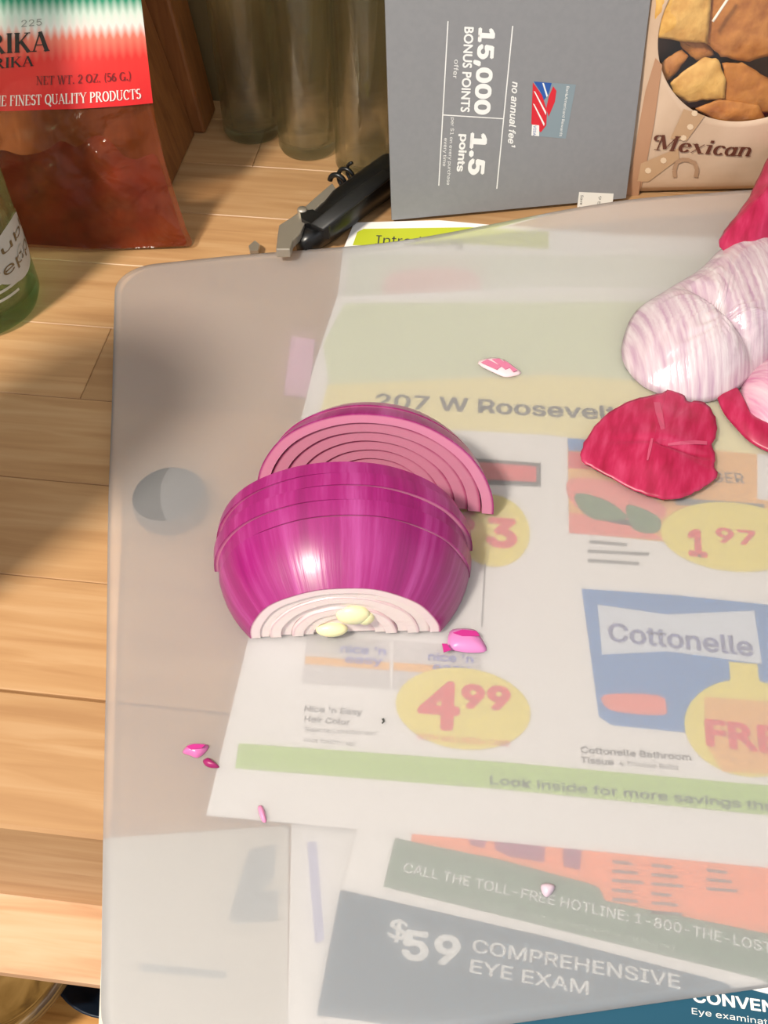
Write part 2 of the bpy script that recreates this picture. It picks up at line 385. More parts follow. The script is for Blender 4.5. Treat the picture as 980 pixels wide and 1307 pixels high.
# teal eye exam flyer
ZT = .0028
s1 = sheet('eye_exam_flyer', [(440, 1128), (1180, 1120), (1230, 1420), (402, 1420)], ZT, .0011, 'dark teal eye exam flyer jutting over the worktop edge')
z = ZT + E1
patch_px([(434, 1137), (1170, 1125), (1215, 1400), (404, 1296)], z, M_TEAL, s1, 'printed_field')
z += E1
print_px('$', (494, 1196), (518, 1201), 27, z, M_PAPERW, s1, .01, 'printed_price')
print_px('59', (511, 1222), (586, 1233), 50, z, M_PAPERW, s1, .03, 'printed_price')
print_px('COMPREHENSIVE', (602, 1215), (868, 1262), 24, z, M_PAPERW, s1, .015)
print_px('EYE EXAM', (599, 1241), (751, 1270), 24, z, M_PAPERW, s1, .015)
print_px('CONVENIENT', (884, 1278), (1052, 1302), 20, z, M_PAPERW, s1, .025)
print_px('Eye examinations', (883, 1294), (1010, 1313), 11, z, M_PAPERW, s1, .0)
# orange sheet with sage band
ZO = .0034
s2 = sheet('orange_sheet', [(458, 1050), (1200, 1060), (1200, 1304), (980, 1268), (700, 1196), (438, 1136)], ZO, .0005, 'orange and sage green hotline sheet under the shopping flyer')
z = ZO + E1
patch_px([(528, 1052), (1190, 1080), (1190, 1270), (980, 1226), (766, 1160), (520, 1100)], z, M_ORANGE, s2, 'printed_field')
z += E1
patch_px([(504, 1070), (640, 1098), (752, 1128), (764, 1133), (772, 1150), (980, 1192), (1190, 1235), (1190, 1292), (980, 1252), (700, 1184), (489, 1132)], z, M_OLIVE, s2, 'printed_band')
for q in ([(596, 1066), (622, 1070), (618, 1083), (600, 1079)], [(630, 1070), (696, 1078), (694, 1101), (650, 1094), (632, 1085)], [(718, 1080), (742, 1084), (740, 1111), (719, 1106)]):
    patch_px(q, z, M_PURPLE, s2, 'printed_block')
for cxp, n in ((800, 6), (850, 7), (920, 3)):
    for k in range(n):
        y = 1098 + k * 12 + (cxp - 800) * .09
        patch_px([(cxp - 19, y), (cxp + 14 + 7 * ((k * 7) % 3 - 1), y + 3), (cxp + 14 + 7 * ((k * 7) % 3 - 1), y + 7), (cxp - 19, y + 4)], z, M_GREY, s2, 'printed_line')
z += E1
print_px('CALL THE TOLL-FREE HOTLINE: 1-800-THE-LOST', (514, 1113), (985, 1217), 18, z, M_PAPERW, s2, .01)
print_px('24 hours a day to report a sighting', (590, 1150), (860, 1214), 11, z, mat('faded_white_ink', (176, 190, 170), .7), s2)
sheet('onion_glow_patch', [(362, 505), (372, 430), (402, 434), (394, 508)], .0010, .0005, 'narrow pink patch painted as onion glow, left of the shopping flyer, beneath the mat', mat('onion_glow_pink', (226, 172, 200), .7), 'glow patch')  # pink glow of the onion, put in as a thin coloured patch
# sheet with the lime heading, behind
ZI = .0016
s4 = sheet('heading_sheet', [(452, 284), (560, 281), (660, 290), (790, 300), (1000, 306), (1010, 400), (800, 470), (420, 470), (438, 318)], ZI, .0006, 'white sheet with a lime green heading, sticking out behind the cutting mat')
z = ZI + E1
patch_px([(446, 326), (990, 326), (1000, 398), (800, 462), (430, 462)], z, mat('pale_sage_ink', (226, 228, 210), .7), s4, 'printed_field')
patch_px([(500, 350), (600, 346), (610, 384), (560, 396), (496, 388)], z + E1, mat('blush_ink', (236, 204, 196), .7), s4, 'printed_picture', 4)
patch_px([(456, 296), (464, 292), (600, 290), (700, 296), (700, 318), (600, 312), (450, 313)], z, mat('lime_heading_ink', (188, 198, 44), .6), s4, 'heading_panel')
print_px('Introducing', (479, 312), (590, 316), 17, z + E1, M_DARK, s4)
# shopping flyer on top
ZF = .0039
fl = sheet('shopping_flyer', [(263, 1041), (400, 470), (430, 380), (700, 366), (980, 370), (1160, 380), (1290, 1130), (980, 1108), (620, 1073)], ZF, .0004, 'white shopping flyer with yellow price ovals under the cutting mat')
z = ZF + E1
patch_px([(412, 440), (440, 388), (1150, 384), (1160, 500), (980, 500), (700, 478), (420, 492)], z, M_PALEG, fl, 'printed_field')
patch_px([(418, 492), (700, 479), (1170, 510), (1180, 606), (980, 590), (700, 556), (405, 540)], z, M_PALEY, fl, 'printed_band')
z += E1
print_px('207 W Roosevelt Ave', (478, 520), (868, 541), 24, z, M_DARK, fl, .02)
# product picture and $3 price
patch_px([(600, 585), (690, 592), (690, 622), (600, 618)], z, M_DARK, fl, 'printed_picture')
patch_px([(606, 590), (684, 596), (684, 616), (606, 612)], z + E1, M_RED, fl, 'printed_picture')
oval_px((628, 678), 48, 46, z, M_YEL, fl)
print_px('$', (590, 676), (606, 677), 26, z + E1, M_RED, fl, .02, 'printed_price')
print_px('3', (619, 696), (660, 699), 48, z + E1, M_RED, fl, .04, 'printed_price')
patch_px([(618, 720), (620, 720), (616, 800), (614, 800)], z, M_GREY, fl, 'printed_rule')
# burger picture block
patch_px([(724, 560), (985, 582), (988, 706), (726, 680)], z, M_AMBER, fl, 'printed_picture')
z2 = z + E1
patch_px([(724, 560), (762, 563), (762, 578), (725, 576)], z2, M_BLUE, fl, 'printed_picture')
patch_px([(725, 577), (760, 580), (752, 600), (725, 598)], z2, M_RED, fl, 'printed_picture')
patch_px([(728, 612), (790, 618), (850, 650), (820, 672), (760, 662), (728, 640)], z2, M_SALMON, fl, 'printed_picture', 4)
patch_px([(736, 630), (775, 640), (800, 662), (760, 664), (738, 648)], z2 + E1, M_LEAF, fl, 'printed_picture', 4)
patch_px([(800, 645), (840, 660), (838, 680), (808, 676)], z2 + E1, M_LEAF, fl, 'printed_picture', 4)
patch_px([(860, 636), (975, 644), (975, 652), (862, 645)], z2, M_GREY, fl, 'printed_picture')
patch_px([(726, 655), (800, 664), (850, 690), (726, 681)], z2, M_SALMON, fl, 'printed_picture')
print_px('BURGER', (868, 613), (950, 618), 18, z2 + E1, M_DARK, fl)
patch_px([(966, 580), (986, 582), (986, 640), (966, 638)], z2, M_WHITE, fl, 'printed_picture')
oval_px((935, 686), 92, 44, z2 + E1 * 2, M_YEL, fl)
print_px('1', (878, 708), (903, 711), 44, z2 + E1 * 3, M_RED, fl, .04, 'printed_price')
print_px('97', (914, 692), (966, 697), 25, z2 + E1 * 3, M_RED, fl, .03, 'printed_price')
for k, (x0, x1) in enumerate(((752, 800), (750, 828), (750, 815))):
    patch_px([(x0, 690 + k * 12), (x1, 694 + k * 12), (x1, 698 + k * 12), (x0, 694 + k * 12)], z, M_GREY, fl, 'printed_line')
# bathroom tissue pack
patch_px([(742, 752), (860, 760), (975, 772), (1085, 780), (1095, 960), (880, 936), (780, 926), (764, 915), (754, 840)], z, M_BLUE, fl, 'printed_pack')
patch_px([(762, 772), (850, 785), (962, 780), (972, 848), (900, 838), (850, 832), (768, 836)], z2, mat('pack_white_ink', (222, 228, 236), .7), fl, 'printed_pack')
print_px('Cottonelle', (776, 818), (962, 838), 32, z2 + E1, mat('slate_ink', (104, 112, 160), .7), fl, .02)
patch_px([(772, 887), (840, 888), (850, 904), (846, 913), (800, 911), (774, 904)], z2, M_SALMON, fl, 'printed_pack', 3)
oval_px((955, 930), 82, 62, z2 + E1, M_YEL, fl)
patch_px([(930, 845), (966, 848), (970, 880), (932, 878)], z2 + E1, M_YEL, fl, 'price_burst')
patch_px([(898, 890), (1010, 898), (1020, 990), (922, 985), (900, 950)], z2 + 2 * E1, M_AMBER, fl, 'price_burst')
print_px('FREE', (901, 951), (1030, 966), 34, z2 + 3 * E1, M_RED, fl, .04, 'printed_price')
print_px('Cottonelle Bathroom', (741, 961), (882, 971), 11, z, M_DARK, fl, .015)
print_px('Tissue', (741, 974), (783, 977), 11, z, M_DARK, fl, .015)
print_px('4 Double Rolls', (790, 977), (866, 983), 9, z, M_GREY, fl)
# hair colour boxes and 4.99 price
patch_px([(392, 812), (498, 818), (497, 880), (385, 872)], z, mat('box_white_ink', (216, 210, 206), .7), fl, 'printed_pack')
patch_px([(502, 818), (615, 826), (614, 886), (501, 880)], z, MATS['box_white_ink'], fl, 'printed_pack')
patch_px([(390, 838), (497, 846), (497, 856), (389, 848)], z2, M_AMBER, fl, 'printed_pack')
patch_px([(502, 846), (560, 850), (560, 860), (502, 856)], z2, M_AMBER, fl, 'printed_pack')
for dx, dy in ((0, 0), (112, 10)):
    print_px("nice 'n", (434 + dx, 833 + dy), (492 + dx, 837 + dy), 14, z2 + E1, M_BLUETXT, fl, .02)
    print_px('easy', (440 + dx, 846 + dy), (488 + dx, 849 + dy), 14, z2 + E1, M_BLUETXT, fl, .02)
for k, (t_, x1, c_) in enumerate((("Nice 'n Easy", 462, 10), ('Hair Color', 446, 10), ('Selected shades and', 480, 8), ('root touch-up', 452, 8))):
    print_px(t_, (388, 908 + k * 13), (x1, 913 + k * 13), c_, z, M_GREY if k > 1 else M_DARK, fl, .01 if k < 2 else 0)
oval_px((591, 905), 86, 52, z2 + 2 * E1, M_YEL, fl)
print_px('4', (531, 928), (586, 932), 62, z2 + 3 * E1, M_RED, fl, .03, 'printed_price')
print_px('99', (588, 902), (652, 906), 38, z2 + 3 * E1, M_RED, fl, .05, 'printed_price')
print_px('WITH WELLNESS+ CARD', (532, 944), (650, 953), 10, z2 + 3 * E1, M_RED, fl, .0)
# lime footer bar
patch_px([(305, 949), (640, 973), (980, 1003), (1230, 1028), (1236, 1066), (980, 1041), (640, 1008), (300, 981)], z, M_GREENBAR, fl, 'printed_bar')
print_px('Look inside for more savings throughout', (625, 1001), (1080, 1044), 15, z2, M_TXTG, fl, .015)

# ================================================================== CUTTING MAT
MA = math.radians(15.8)
MU = Vector((math.cos(MA - .032), math.sin(MA - .032), 0)); MV = Vector((math.sin(MA), -math.cos(MA), 0))   # MV runs towards the front
MO = px(146, 336, .007); MO.z = 0
MW, MD = .47, None
q = px(887, 1275, .005) - MO; MD = q.dot(MV) - q.dot(MU) * MU.dot(MV)
CAPC = px(216, 632, .008)
def sst(a, b, x): t = max(0, min(1, (x - a) / (b - a))); return t * t * (3 - 2 * t)
def matz(x, y):
    d = Vector((x, y, 0)) - MO; a, b = d.dot(MU), d.dot(MV)
    dc = math.hypot(x - CAPC.x, y - CAPC.y)
    return .0036 + .0016 * sst(0, .07, a) + .0066 * math.exp(-(dc / .055) ** 2) + .017 * (1 - sst(-.01, .13, b)) * (.05 + .95 * sst(.12, .28, a)) + .0012 * math.sin(b * 30) * (1 - sst(0, .08, a))
def on_mat(x, y, dz=0.0):
    z = .008
    for _ in range(6): p = px(x, y, z + dz); z = matz(p.x, p.y)
    return Vector((p.x, p.y, z + dz))
m = bpy.data.materials.new('frosted_plastic'); m.use_nodes = True; N, L = m.node_tree.nodes, m.node_tree.links
N.remove(N['Principled BSDF']); out = N['Material Output']
rf = N.new('ShaderNodeBsdfRefraction'); rf.inputs['Color'].default_value = (.99, .99, .99, 1); rf.inputs['Roughness'].default_value = .25; rf.inputs['IOR'].default_value = 1.3
tl = N.new('ShaderNodeBsdfTranslucent'); tl.inputs['Color'].default_value = (.96, .96, .97, 1)
df = N.new('ShaderNodeBsdfDiffuse'); df.inputs['Color'].default_value = (.92, .92, .95, 1)
gl = N.new('ShaderNodeBsdfGlossy'); gl.inputs['Roughness'].default_value = .42; gl.inputs['Color'].default_value = (1, 1, 1, 1)
m1 = N.new('ShaderNodeMixShader'); m1.inputs[0].default_value = .45; L.new(tl.outputs[0], m1.inputs[1]); L.new(df.outputs[0], m1.inputs[2])
m2 = N.new('ShaderNodeMixShader'); m2.inputs[0].default_value = .66; L.new(m1.outputs[0], m2.inputs[1]); L.new(rf.outputs[0], m2.inputs[2])
m3 = N.new('ShaderNodeMixShader'); m3.inputs[0].default_value = .04; L.new(m2.outputs[0], m3.inputs[1]); L.new(gl.outputs[0], m3.inputs[2])
L.new(m3.outputs[0], out.inputs['Surface']); M_MAT = m
nx, ny, RC = 64, 56, .020
def axis_pts(n, W): return [RC * i / 6 for i in range(6)] + [RC + (W - 2 * RC) * i / n for i in range(n + 1)] + [W - RC + RC * i / 6 for i in range(1, 7)]
ax, ay = axis_pts(nx, MW), axis_pts(ny, MD)
V = []
for b in ay:
    for a in ax:
        a2, b2 = a, b
        ca = RC if a < RC else (MW - RC if a > MW - RC else None); cb = RC if b < RC else (MD - RC if b > MD - RC else None)
        if ca is not None and cb is not None:
            dx, dy = a - ca, b - cb; mx = max(abs(dx), abs(dy)); l = math.hypot(dx, dy)
            if l > 1e-9: a2, b2 = ca + dx / l * mx, cb + dy / l * mx
        p = MO + MU * a2 + MV * b2; V.append((p.x, p.y, matz(p.x, p.y)))
k = len(ax)
F = [(j * k + i, (j + 1) * k + i, (j + 1) * k + i + 1, j * k + i + 1) for j in range(len(ay) - 1) for i in range(k - 1)]
cm = obj('cutting_mat', V, F, M_MAT, None, True, loc=(MO.x, MO.y, .006))
solidify(cm, .0008)
tag(cm, 'thin frosted translucent plastic cutting mat with rounded corner', 'cutting mat')

# round lid under the mat
V, F = lathe([(0, 0), (.0140, 0), (.0146, .0008), (.0146, .0080), (.0140, .0088), (0, .0090)], (CAPC.x, CAPC.y, 0), 40)
V2 = []
bc = thing('bottle_cap', (CAPC.x, CAPC.y, 0), 'dark teal round bottle cap lying beneath the cutting mat', 'cap')
obj('cap_top', V, F, mat('slate_teal_plastic', (10, 20, 26), .45), bc, True)
for i in range(36):
    a = 2 * PI * i / 36; d = Vector((math.cos(a), math.sin(a), 0)); t = Vector((-d.y, d.x, 0)); c = Vector((CAPC.x, CAPC.y, 0)) + d * .0146
    V, F = slab([c + t * .0005 + UPZ * .001, c - t * .0005 + UPZ * .001, c - t * .0004 + d * .0005 + UPZ * .001, c + t * .0004 + d * .0005 + UPZ * .001], UPZ, .0055)
    obj('grip_ridge', V, F, MATS['slate_teal_plastic'], bc)

# ================================================================== RED ONION
def onion_mat(name, outer, inner, front_inner, streak, fade=False):
    m = mat(name, outer, .3, Specular_IOR_Level=.5, Coat_Weight=.25, Coat_Roughness=.45, Subsurface_Weight=.15, Subsurface_Scale=.004); N, L, P = nodes(m)
    P.inputs['Subsurface Radius'].default_value = (1, .3, .5)
    uv = N.new('ShaderNodeUVMap'); sp = N.new('ShaderNodeSeparateXYZ'); L.new(uv.outputs[0], sp.inputs[0])
    at = N.new('ShaderNodeAttribute'); at.attribute_name = 'ang'
    # streaks run from root to tip: noise over the angle only, with a slow drift along the axis
    cb = N.new('ShaderNodeCombineXYZ'); L.new(at.outputs['Fac'], cb.inputs[0]); 
    sc = N.new('ShaderNodeMath'); sc.operation = 'MULTIPLY'; sc.inputs[1].default_value = .10; L.new(sp.outputs[1], sc.inputs[0]); L.new(sc.outputs[0], cb.inputs[1])
    n = N.new('ShaderNodeTexNoise'); n.inputs['Scale'].default_value = 5; n.inputs['Detail'].default_value = 5; n.inputs['Roughness'].default_value = .62; L.new(cb.outputs[0], n.inputs['Vector'])
    r = ramp(N, [(.28, streak[0]), (.5, outer), (.72, streak[1])]); L.new(n.outputs['Fac'], r.inputs[0])
    # flesh: whiter near the root end (uv.y = 0)
    fl_ = N.new('ShaderNodeMix'); fl_.data_type = 'RGBA'; fl_.inputs['A'].default_value = (*lin(front_inner), 1); fl_.inputs['B'].default_value = (*lin(inner), 1)
    mr0 = N.new('ShaderNodeMapRange'); mr0.inputs['From Min'].default_value = .05; mr0.inputs['From Max'].default_value = .45; L.new(sp.outputs[1], mr0.inputs['Value']); L.new(mr0.outputs[0], fl_.inputs['Factor'])
    mr = N.new('ShaderNodeMapRange'); mr.interpolation_type = 'SMOOTHSTEP'; mr.inputs['From Min'].default_value = .72; mr.inputs['From Max'].default_value = .98; L.new(sp.outputs[0], mr.inputs['Value'])
    mx = N.new('ShaderNodeMix'); mx.data_type = 'RGBA'; fq = N.new('ShaderNodeMath'); fq.operation = 'MULTIPLY'; L.new(mr.outputs[0], fq.inputs[0]); fq.inputs[1].default_value = 1.0
    if fade:
        mq = N.new('ShaderNodeMapRange'); mq.inputs['From Min'].default_value = .02; mq.inputs['From Max'].default_value = .5; mq.inputs['To Min'].default_value = .28; L.new(sp.outputs[1], mq.inputs['Value']); L.new(mq.outputs[0], fq.inputs[1])
    L.new(fq.outputs[0], mx.inputs['Factor']); L.new(fl_.outputs['Result'], mx.inputs['A']); L.new(r.outputs[0], mx.inputs['B'])
    L.new(mx.outputs['Result'], P.inputs['Base Color'])
    b = N.new('ShaderNodeBump'); b.inputs['Strength'].default_value = .3; b.inputs['Distance'].default_value = .001; L.new(n.outputs['Fac'], b.inputs['Height']); L.new(b.outputs[0], P.inputs['Normal'])
    return m
M_ON = onion_mat('magenta_onion_skin', (150, 26, 110), (206, 132, 162), (236, 214, 216), ((124, 12, 88), (178, 74, 148)))
M_ONIN = onion_mat('pink_onion_flesh', (170, 78, 118), (194, 126, 150), (236, 218, 216), ((158, 60, 104), (196, 112, 150)), True)
M_CORE = mat('pale_yellow_core', (236, 230, 184), .35, Subsurface_Weight=.2, Subsurface_Scale=.004)
OR, OT, OA = .0485, .037, .0525
def orad(t): return OR * math.sqrt(max(.02, 1 - ((t - OT) / OA) ** 2))
def arch(t0, t1, f0, f1, place, m, parent, name, recess=0.0, nth=48, nt=5, wob=.0, full_t=.06, bend=0.0, nr=3):
    """half-ring layer of the onion between radius fractions f0<f1, cut planes t0..t1; place maps local (x along width, y along axis, z up)"""
    prof = []   # closed loop around the section: (frac, t, u)
    for i in range(nt + 1): prof.append((f1, t0 + recess + (t1 - t0 - recess) * i / nt, 1.0))
    for i in range(1, nr): q = i / nr; prof.append((f1 + (f0 - f1) * q, t1, 1 - q))
    for i in range(nt + 1): prof.append((f0, t1 + (t0 + recess - t1) * i / nt, 0.0))
    for i in range(1, nr): q = i / nr; prof.append((f0 + (f1 - f0) * q, t0 + recess, q))
    k = len(prof); V, UV, ANG, F = [], [], [], []
    for j in range(nth + 1):
        th = PI * j / nth
        for fr, t, u in prof:
            wv = 1 + wob * (math.sin(th * 5 + f1 * 17) * .6 + math.sin(th * 11 + f1 * 31) * .4)
            r = orad(t) * fr * wv
            V.append(place(-r * math.cos(th), t + bend * math.cos(th * 2 + f1 * 5) * .001, r * math.sin(th) * .88)); UV.append((u, t / full_t)); ANG.append(th)
    for j in range(nth):
        for i in range(k): i2 = (i + 1) % k; F.append((j * k + i, j * k + i2, (j + 1) * k + i2, (j + 1) * k + i))
    F += [tuple(range(k)), tuple(range(nth * k, (nth + 1) * k))[::-1]]
    o = obj(name, V, F, m, parent, True, UV)
    o.data.attributes.new('ang', 'FLOAT', 'POINT').data.foreach_set('value', ANG)
    bm = bmesh.new(); bm.from_mesh(o.data); bmesh.ops.recalc_face_normals(bm, faces=bm.faces); bm.to_mesh(o.data); bm.free()
    o.data.set_sharp_from_angle(angle=math.radians(50))
    return o
OB = on_mat(440, 813); OYAW = math.radians(9)
OX = Vector((math.cos(OYAW), math.sin(OYAW), 0)); OY = Vector((-math.sin(OYAW), math.cos(OYAW), 0))
def seat(dx=0.0, dz=0.0, roll=0.0, dy=0.0):
    def f(x, y, z):
        x2, z2 = x * math.cos(roll) - z * math.sin(roll), x * math.sin(roll) + z * math.cos(roll)
        return OB + OX * (x2 + dx) + OY * (y + dy) + UPZ * (z2 + .0012 + dz)
    return f
FR = [1.0, .885, .77, .655, .54, .425, .31, .0]
def onion_piece(name, label, t0, t1, place, base, group=None, fr=FR, rec=0.0, wob=.004, mouth=None):
    r = thing(name, base, label, 'onion', group)
    for i in range(len(fr) - 1):
        a, b = fr[i + 1], fr[i]
        g = .004 if a > 0 else 0
        arch(t0, t1, a + g if a else .012, b, place, M_ON if i == 0 else M_ONIN, r, 'skin_layer' if i == 0 else 'flesh_layer', recess=(rec * i if rec else (mouth[i] if mouth else (.0004 * ((i * 7) % 3)))), wob=wob, bend=.2)
    return r
# the trimmed front end with its pale rings and yellow core
mouth = [0, .0006, .0002, .0012, .0004, .0010, .0016]
end = onion_piece('onion_end', 'thick magenta end piece of the half onion with yellow core', 0, .0225, seat(), OB, mouth=mouth, wob=.012)
def blob(name, c, ax3, m, parent, seg=18):
    V, F = [], []
    for j in range(10):
        ph = -PI / 2 + PI * j / 9
        for i in range(seg): a = 2 * PI * i / seg; V.append(Vector(c) + ax3[0] * math.cos(ph) * math.cos(a) + ax3[1] * math.cos(ph) * math.sin(a) + ax3[2] * math.sin(ph))
    for j in range(9):
        for i in range(seg): i2 = (i + 1) % seg; F.append((j * seg + i, j * seg + i2, (j + 1) * seg + i2, (j + 1) * seg + i))
    return obj(name, V, F, m, parent, True)
P0 = seat()
blob('sprout_core', P0(.0035, .0006, .0125), (OX * .0062, OY * .0030, UPZ * .0046), M_CORE, end)
blob('sprout_core', P0(-.0045, .0004, .0035), (OX * .0058, OY * .0026, UPZ * .0030), M_CORE, end)
blob('sprout_core', P0(.0075, .0004, .0105), (OX * .0034, OY * .0022, UPZ * .0034), M_CORE, end)
# slices that still stand behind it
specs = [(.0229, .0288, .0006, .0002, .010), (.0291, .0350, -.0009, .0000, -.008), (.0353, .0408, .0010, .0003, .012), (.0411, .0468, -.0004, .0, -.012)]
names = ['onion slice cut directly behind the thick end piece', 'second upright onion slice behind the thick end piece', 'third upright onion slice, in front of the rearmost standing one', 'rearmost standing onion slice, next to the fallen ones']
for (t0, t1, dx, dz, ro), lb in zip(specs, names):
    pl = seat(dx, dz, ro)
    onion_piece('onion_slice', 'magenta edged ' + lb, t0, t1, pl, OB + OY * t0, 'slices of the half onion', fr=[1.0, .885, .77, .5, .0])
# two slices that have toppled backwards
def fallen(lean, yawd, shift):
    R_ = Matrix.Rotation(math.radians(yawd), 3, 'Z') @ Matrix.Rotation(-math.radians(lean), 3, 'X')
    piv = OB + OX * shift[0] + OY * shift[1] + UPZ * shift[2]
    A = Matrix((OX, OY, UPZ)).transposed()
    return lambda x, y, z: piv + A @ (R_ @ Vector((x, y - .0475, z)))
fa = fallen(14, -9, (.0125, .0600, .0026))
onion_piece('onion_slice', 'fallen onion slice leaning back and showing its stepped pink rings', .0475, .0555, fa, fa(0, .0475, 0), 'slices of the half onion', fr=[1.0, .90, .79, .68, .57, .46, .35, .0], rec=.0010)
fb = fallen(15, -9, (.0120, .0604, .0028))
onion_piece('onion_slice', 'fallen onion slice lying rearmost behind the stepped rings', .0562, .0640, fb, fb(0, .0562, 0), 'slices of the half onion', fr=[1.0, .88, .76, .5, .0])

# ------------------------------------------------------------------ peeled skins
def skin_mat(name, c0, c1, c2, scale, rough, spec=.5, ang=0.0, bmp=.5):
    m = mat(name, c1, rough, Specular_IOR_Level=spec); N, L, P = nodes(m)
    tc = N.new('ShaderNodeTexCoord'); mp = N.new('ShaderNodeMapping'); mp.vector_type = 'TEXTURE'; mp.inputs['Rotation'].default_value = (0, 0, ang); mp.inputs['Scale'].default_value = tuple(1 / q for q in scale)
    L.new(tc.outputs['Object'], mp.inputs[0])
    n = N.new('ShaderNodeTexNoise'); n.inputs['Scale'].default_value = 1; n.inputs['Detail'].default_value = 5; L.new(mp.outputs[0], n.inputs['Vector'])
    r = ramp(N, [(.3, c0), (.5, c1), (.7, c2)]); L.new(n.outputs['Fac'], r.inputs[0]); L.new(r.outputs[0], P.inputs['Base Color'])
    b = N.new('ShaderNodeBump'); b.inputs['Strength'].default_value = bmp; b.inputs['Distance'].default_value = .0008; L.new(n.outputs['Fac'], b.inputs['Height']); L.new(b.outputs[0], P.inputs['Normal'])
    return m
_a, _b = on_mat(866, 392), on_mat(962, 478); PANG = math.atan2(_b.y - _a.y, _b.x - _a.x)
M_PEEL = skin_mat('silvery_mauve_peel', (178, 146, 168), (200, 180, 190), (216, 206, 210), (36, 430, 40), .24, .7, PANG - .5)
M_PEEL2 = skin_mat('pale_pink_peel', (196, 120, 158), (214, 168, 186), (224, 190, 200), (50, 400, 60), .32, .5, math.radians(-60))
M_REDSK = skin_mat('crimson_onion_skin', (152, 18, 58), (174, 30, 76), (190, 56, 98), (60, 260, 60), .36, .5, math.radians(80), .15)
def shell(name, outline, hmax, m, parent=None, loc=None, p=2.2, ctr=None, extra=None, n=14, lift=0.0, jit=0.0, thick=.0005, sm=5):
    P = [on_mat(x, y, lift) for x, y in outline]
    o2 = catmull([(q.x, q.y) for q in P], sm)
    if jit:
        o2 = [q + Vector((random.uniform(-jit, jit), random.uniform(-jit, jit))) for q in o2]
    c2 = on_mat(*ctr) if ctr else None
    R_, F = rings(o2, n, (c2.x, c2.y) if c2 else None)
    V = []
    for x, y, s in R_:
        z = matz(x, y) + .0009 + lift + hmax * (1 - s ** p)
        if extra: z += extra(x, y, s)
        V.append((x, y, z))
    F = [f[::-1] for f in F]
    o = obj(name, V, F, m, parent, True, loc=loc)
    bm = bmesh.new(); bm.from_mesh(o.data); bmesh.ops.recalc_face_normals(bm, faces=bm.faces)
    bm.faces.ensure_lookup_table()
    if sum(f.normal.z for f in bm.faces) < 0: bmesh.ops.reverse_faces(bm, faces=bm.faces)
    bm.to_mesh(o.data); bm.free()
    solidify(o, thick); return o
# big pale peel: two bulging lobes with a crease, red tip on top
b0 = on_mat(900, 430)
big = thing('onion_peel', b0, 'large silvery mauve onion peel with creased lobes and crimson tip', 'onion peel')
cr0, cr1 = on_mat(866, 392), on_mat(962, 478)
def crease(x, y, s):
    d = Vector((cr1.x - cr0.x, cr1.y - cr0.y)).normalized(); q = Vector((x - cr0.x, y - cr0.y)); e = q.x * d.y - q.y * d.x
    al = q.dot(d)
    return (-.0055 * math.exp(-(e / .0035) ** 2) * sst(-.01, .012, al) + .0006 * math.sin(e * 2600 + al * 30)) * (1 - s ** 4)
out_big = [(794, 462), (796, 430), (812, 398), (850, 372), (892, 346), (922, 318), (960, 300), (1010, 300), (1060, 340), (1050, 420), (1000, 450), (962, 482), (930, 506), (892, 516), (850, 508), (816, 492)]
shell('peel_lobe', out_big, .020, M_PEEL, big, p=2.6, ctr=(905, 440), extra=crease, n=22, sm=6)
out_tip = [(918, 316), (924, 296), (944, 270), (962, 240), (978, 205), (1000, 185), (1060, 190), (1080, 260), (1050, 320), (1010, 330), (975, 326), (945, 340)]
shell('red_tip', out_tip, .011, M_REDSK, big, lift=.006, p=2.0, ctr=(985, 270), n=10, jit=.0003, extra=lambda x, y, s: .0010 * math.sin(x * 500 + y * 260) * (1 - s))
# second peel at the picture's edge
sp = on_mat(985, 510)
pl2 = shell('onion_peel', [(944, 505), (950, 486), (966, 468), (990, 455), (1030, 460), (1060, 510), (1040, 560), (1000, 566), (972, 556), (952, 532)], .013, M_PEEL2, None, sp, ctr=(1000, 510), n=12)
tag(pl2, 'small pale pink onion peel beside the big silvery one', 'onion peel')
rs = shell('onion_skin_strip', [(914, 505), (922, 496), (938, 494), (946, 512), (958, 530), (978, 542), (1010, 556), (1030, 580), (1005, 588), (978, 578), (956, 566), (938, 548), (922, 528)], .0035, M_REDSK, None, on_mat(950, 540), ctr=(955, 545), n=8, lift=.0006)
tag(rs, 'curled crimson strip of onion skin tucked beside the pale pink peel', 'onion skin')
# crimson skin piece
rp = on_mat(828, 580)
def rip(x, y, s): return .0009 * math.sin((x - rp.x) * 150 + 1) + .0002 * math.sin((y - rp.y) * 420) - .0022 * math.exp(-((y - rp.y - .001 + .1 * (x - rp.x)) / .0018) ** 2) * (1 if x > rp.x + .002 else .3)
red = shell('onion_skin', [(740, 590), (744, 572), (762, 545), (790, 524), (815, 514), (842, 508), (852, 503), (868, 509), (876, 519), (892, 518), (906, 530), (912, 548), (911, 566), (906, 574), (911, 588), (909, 600), (913, 612), (902, 624), (884, 634), (862, 643), (836, 642), (808, 632), (778, 615), (750, 601)], .0065, M_REDSK, None, rp, ctr=(828, 580), extra=lambda x, y, s: rip(x, y, s) * (1 - s ** 3) + .0022 * s ** 3, n=16, p=1.8, jit=.00035, sm=4)
M_CRK = mat('pale_skin_crack', (188, 76, 108), .4)
dgx = bpy.context.evaluated_depsgraph_get(); dgx.update(); evr = red.evaluated_get(dgx)
def on_flake(x, y):
    inv = Matrix.Translation(-Vector(red.location))
    ok, loc_, n__, _i = evr.ray_cast(inv @ CAM, ray(x, y).normalized())
    return (loc_ + Vector(red.location) + UPZ * .0003) if ok else None
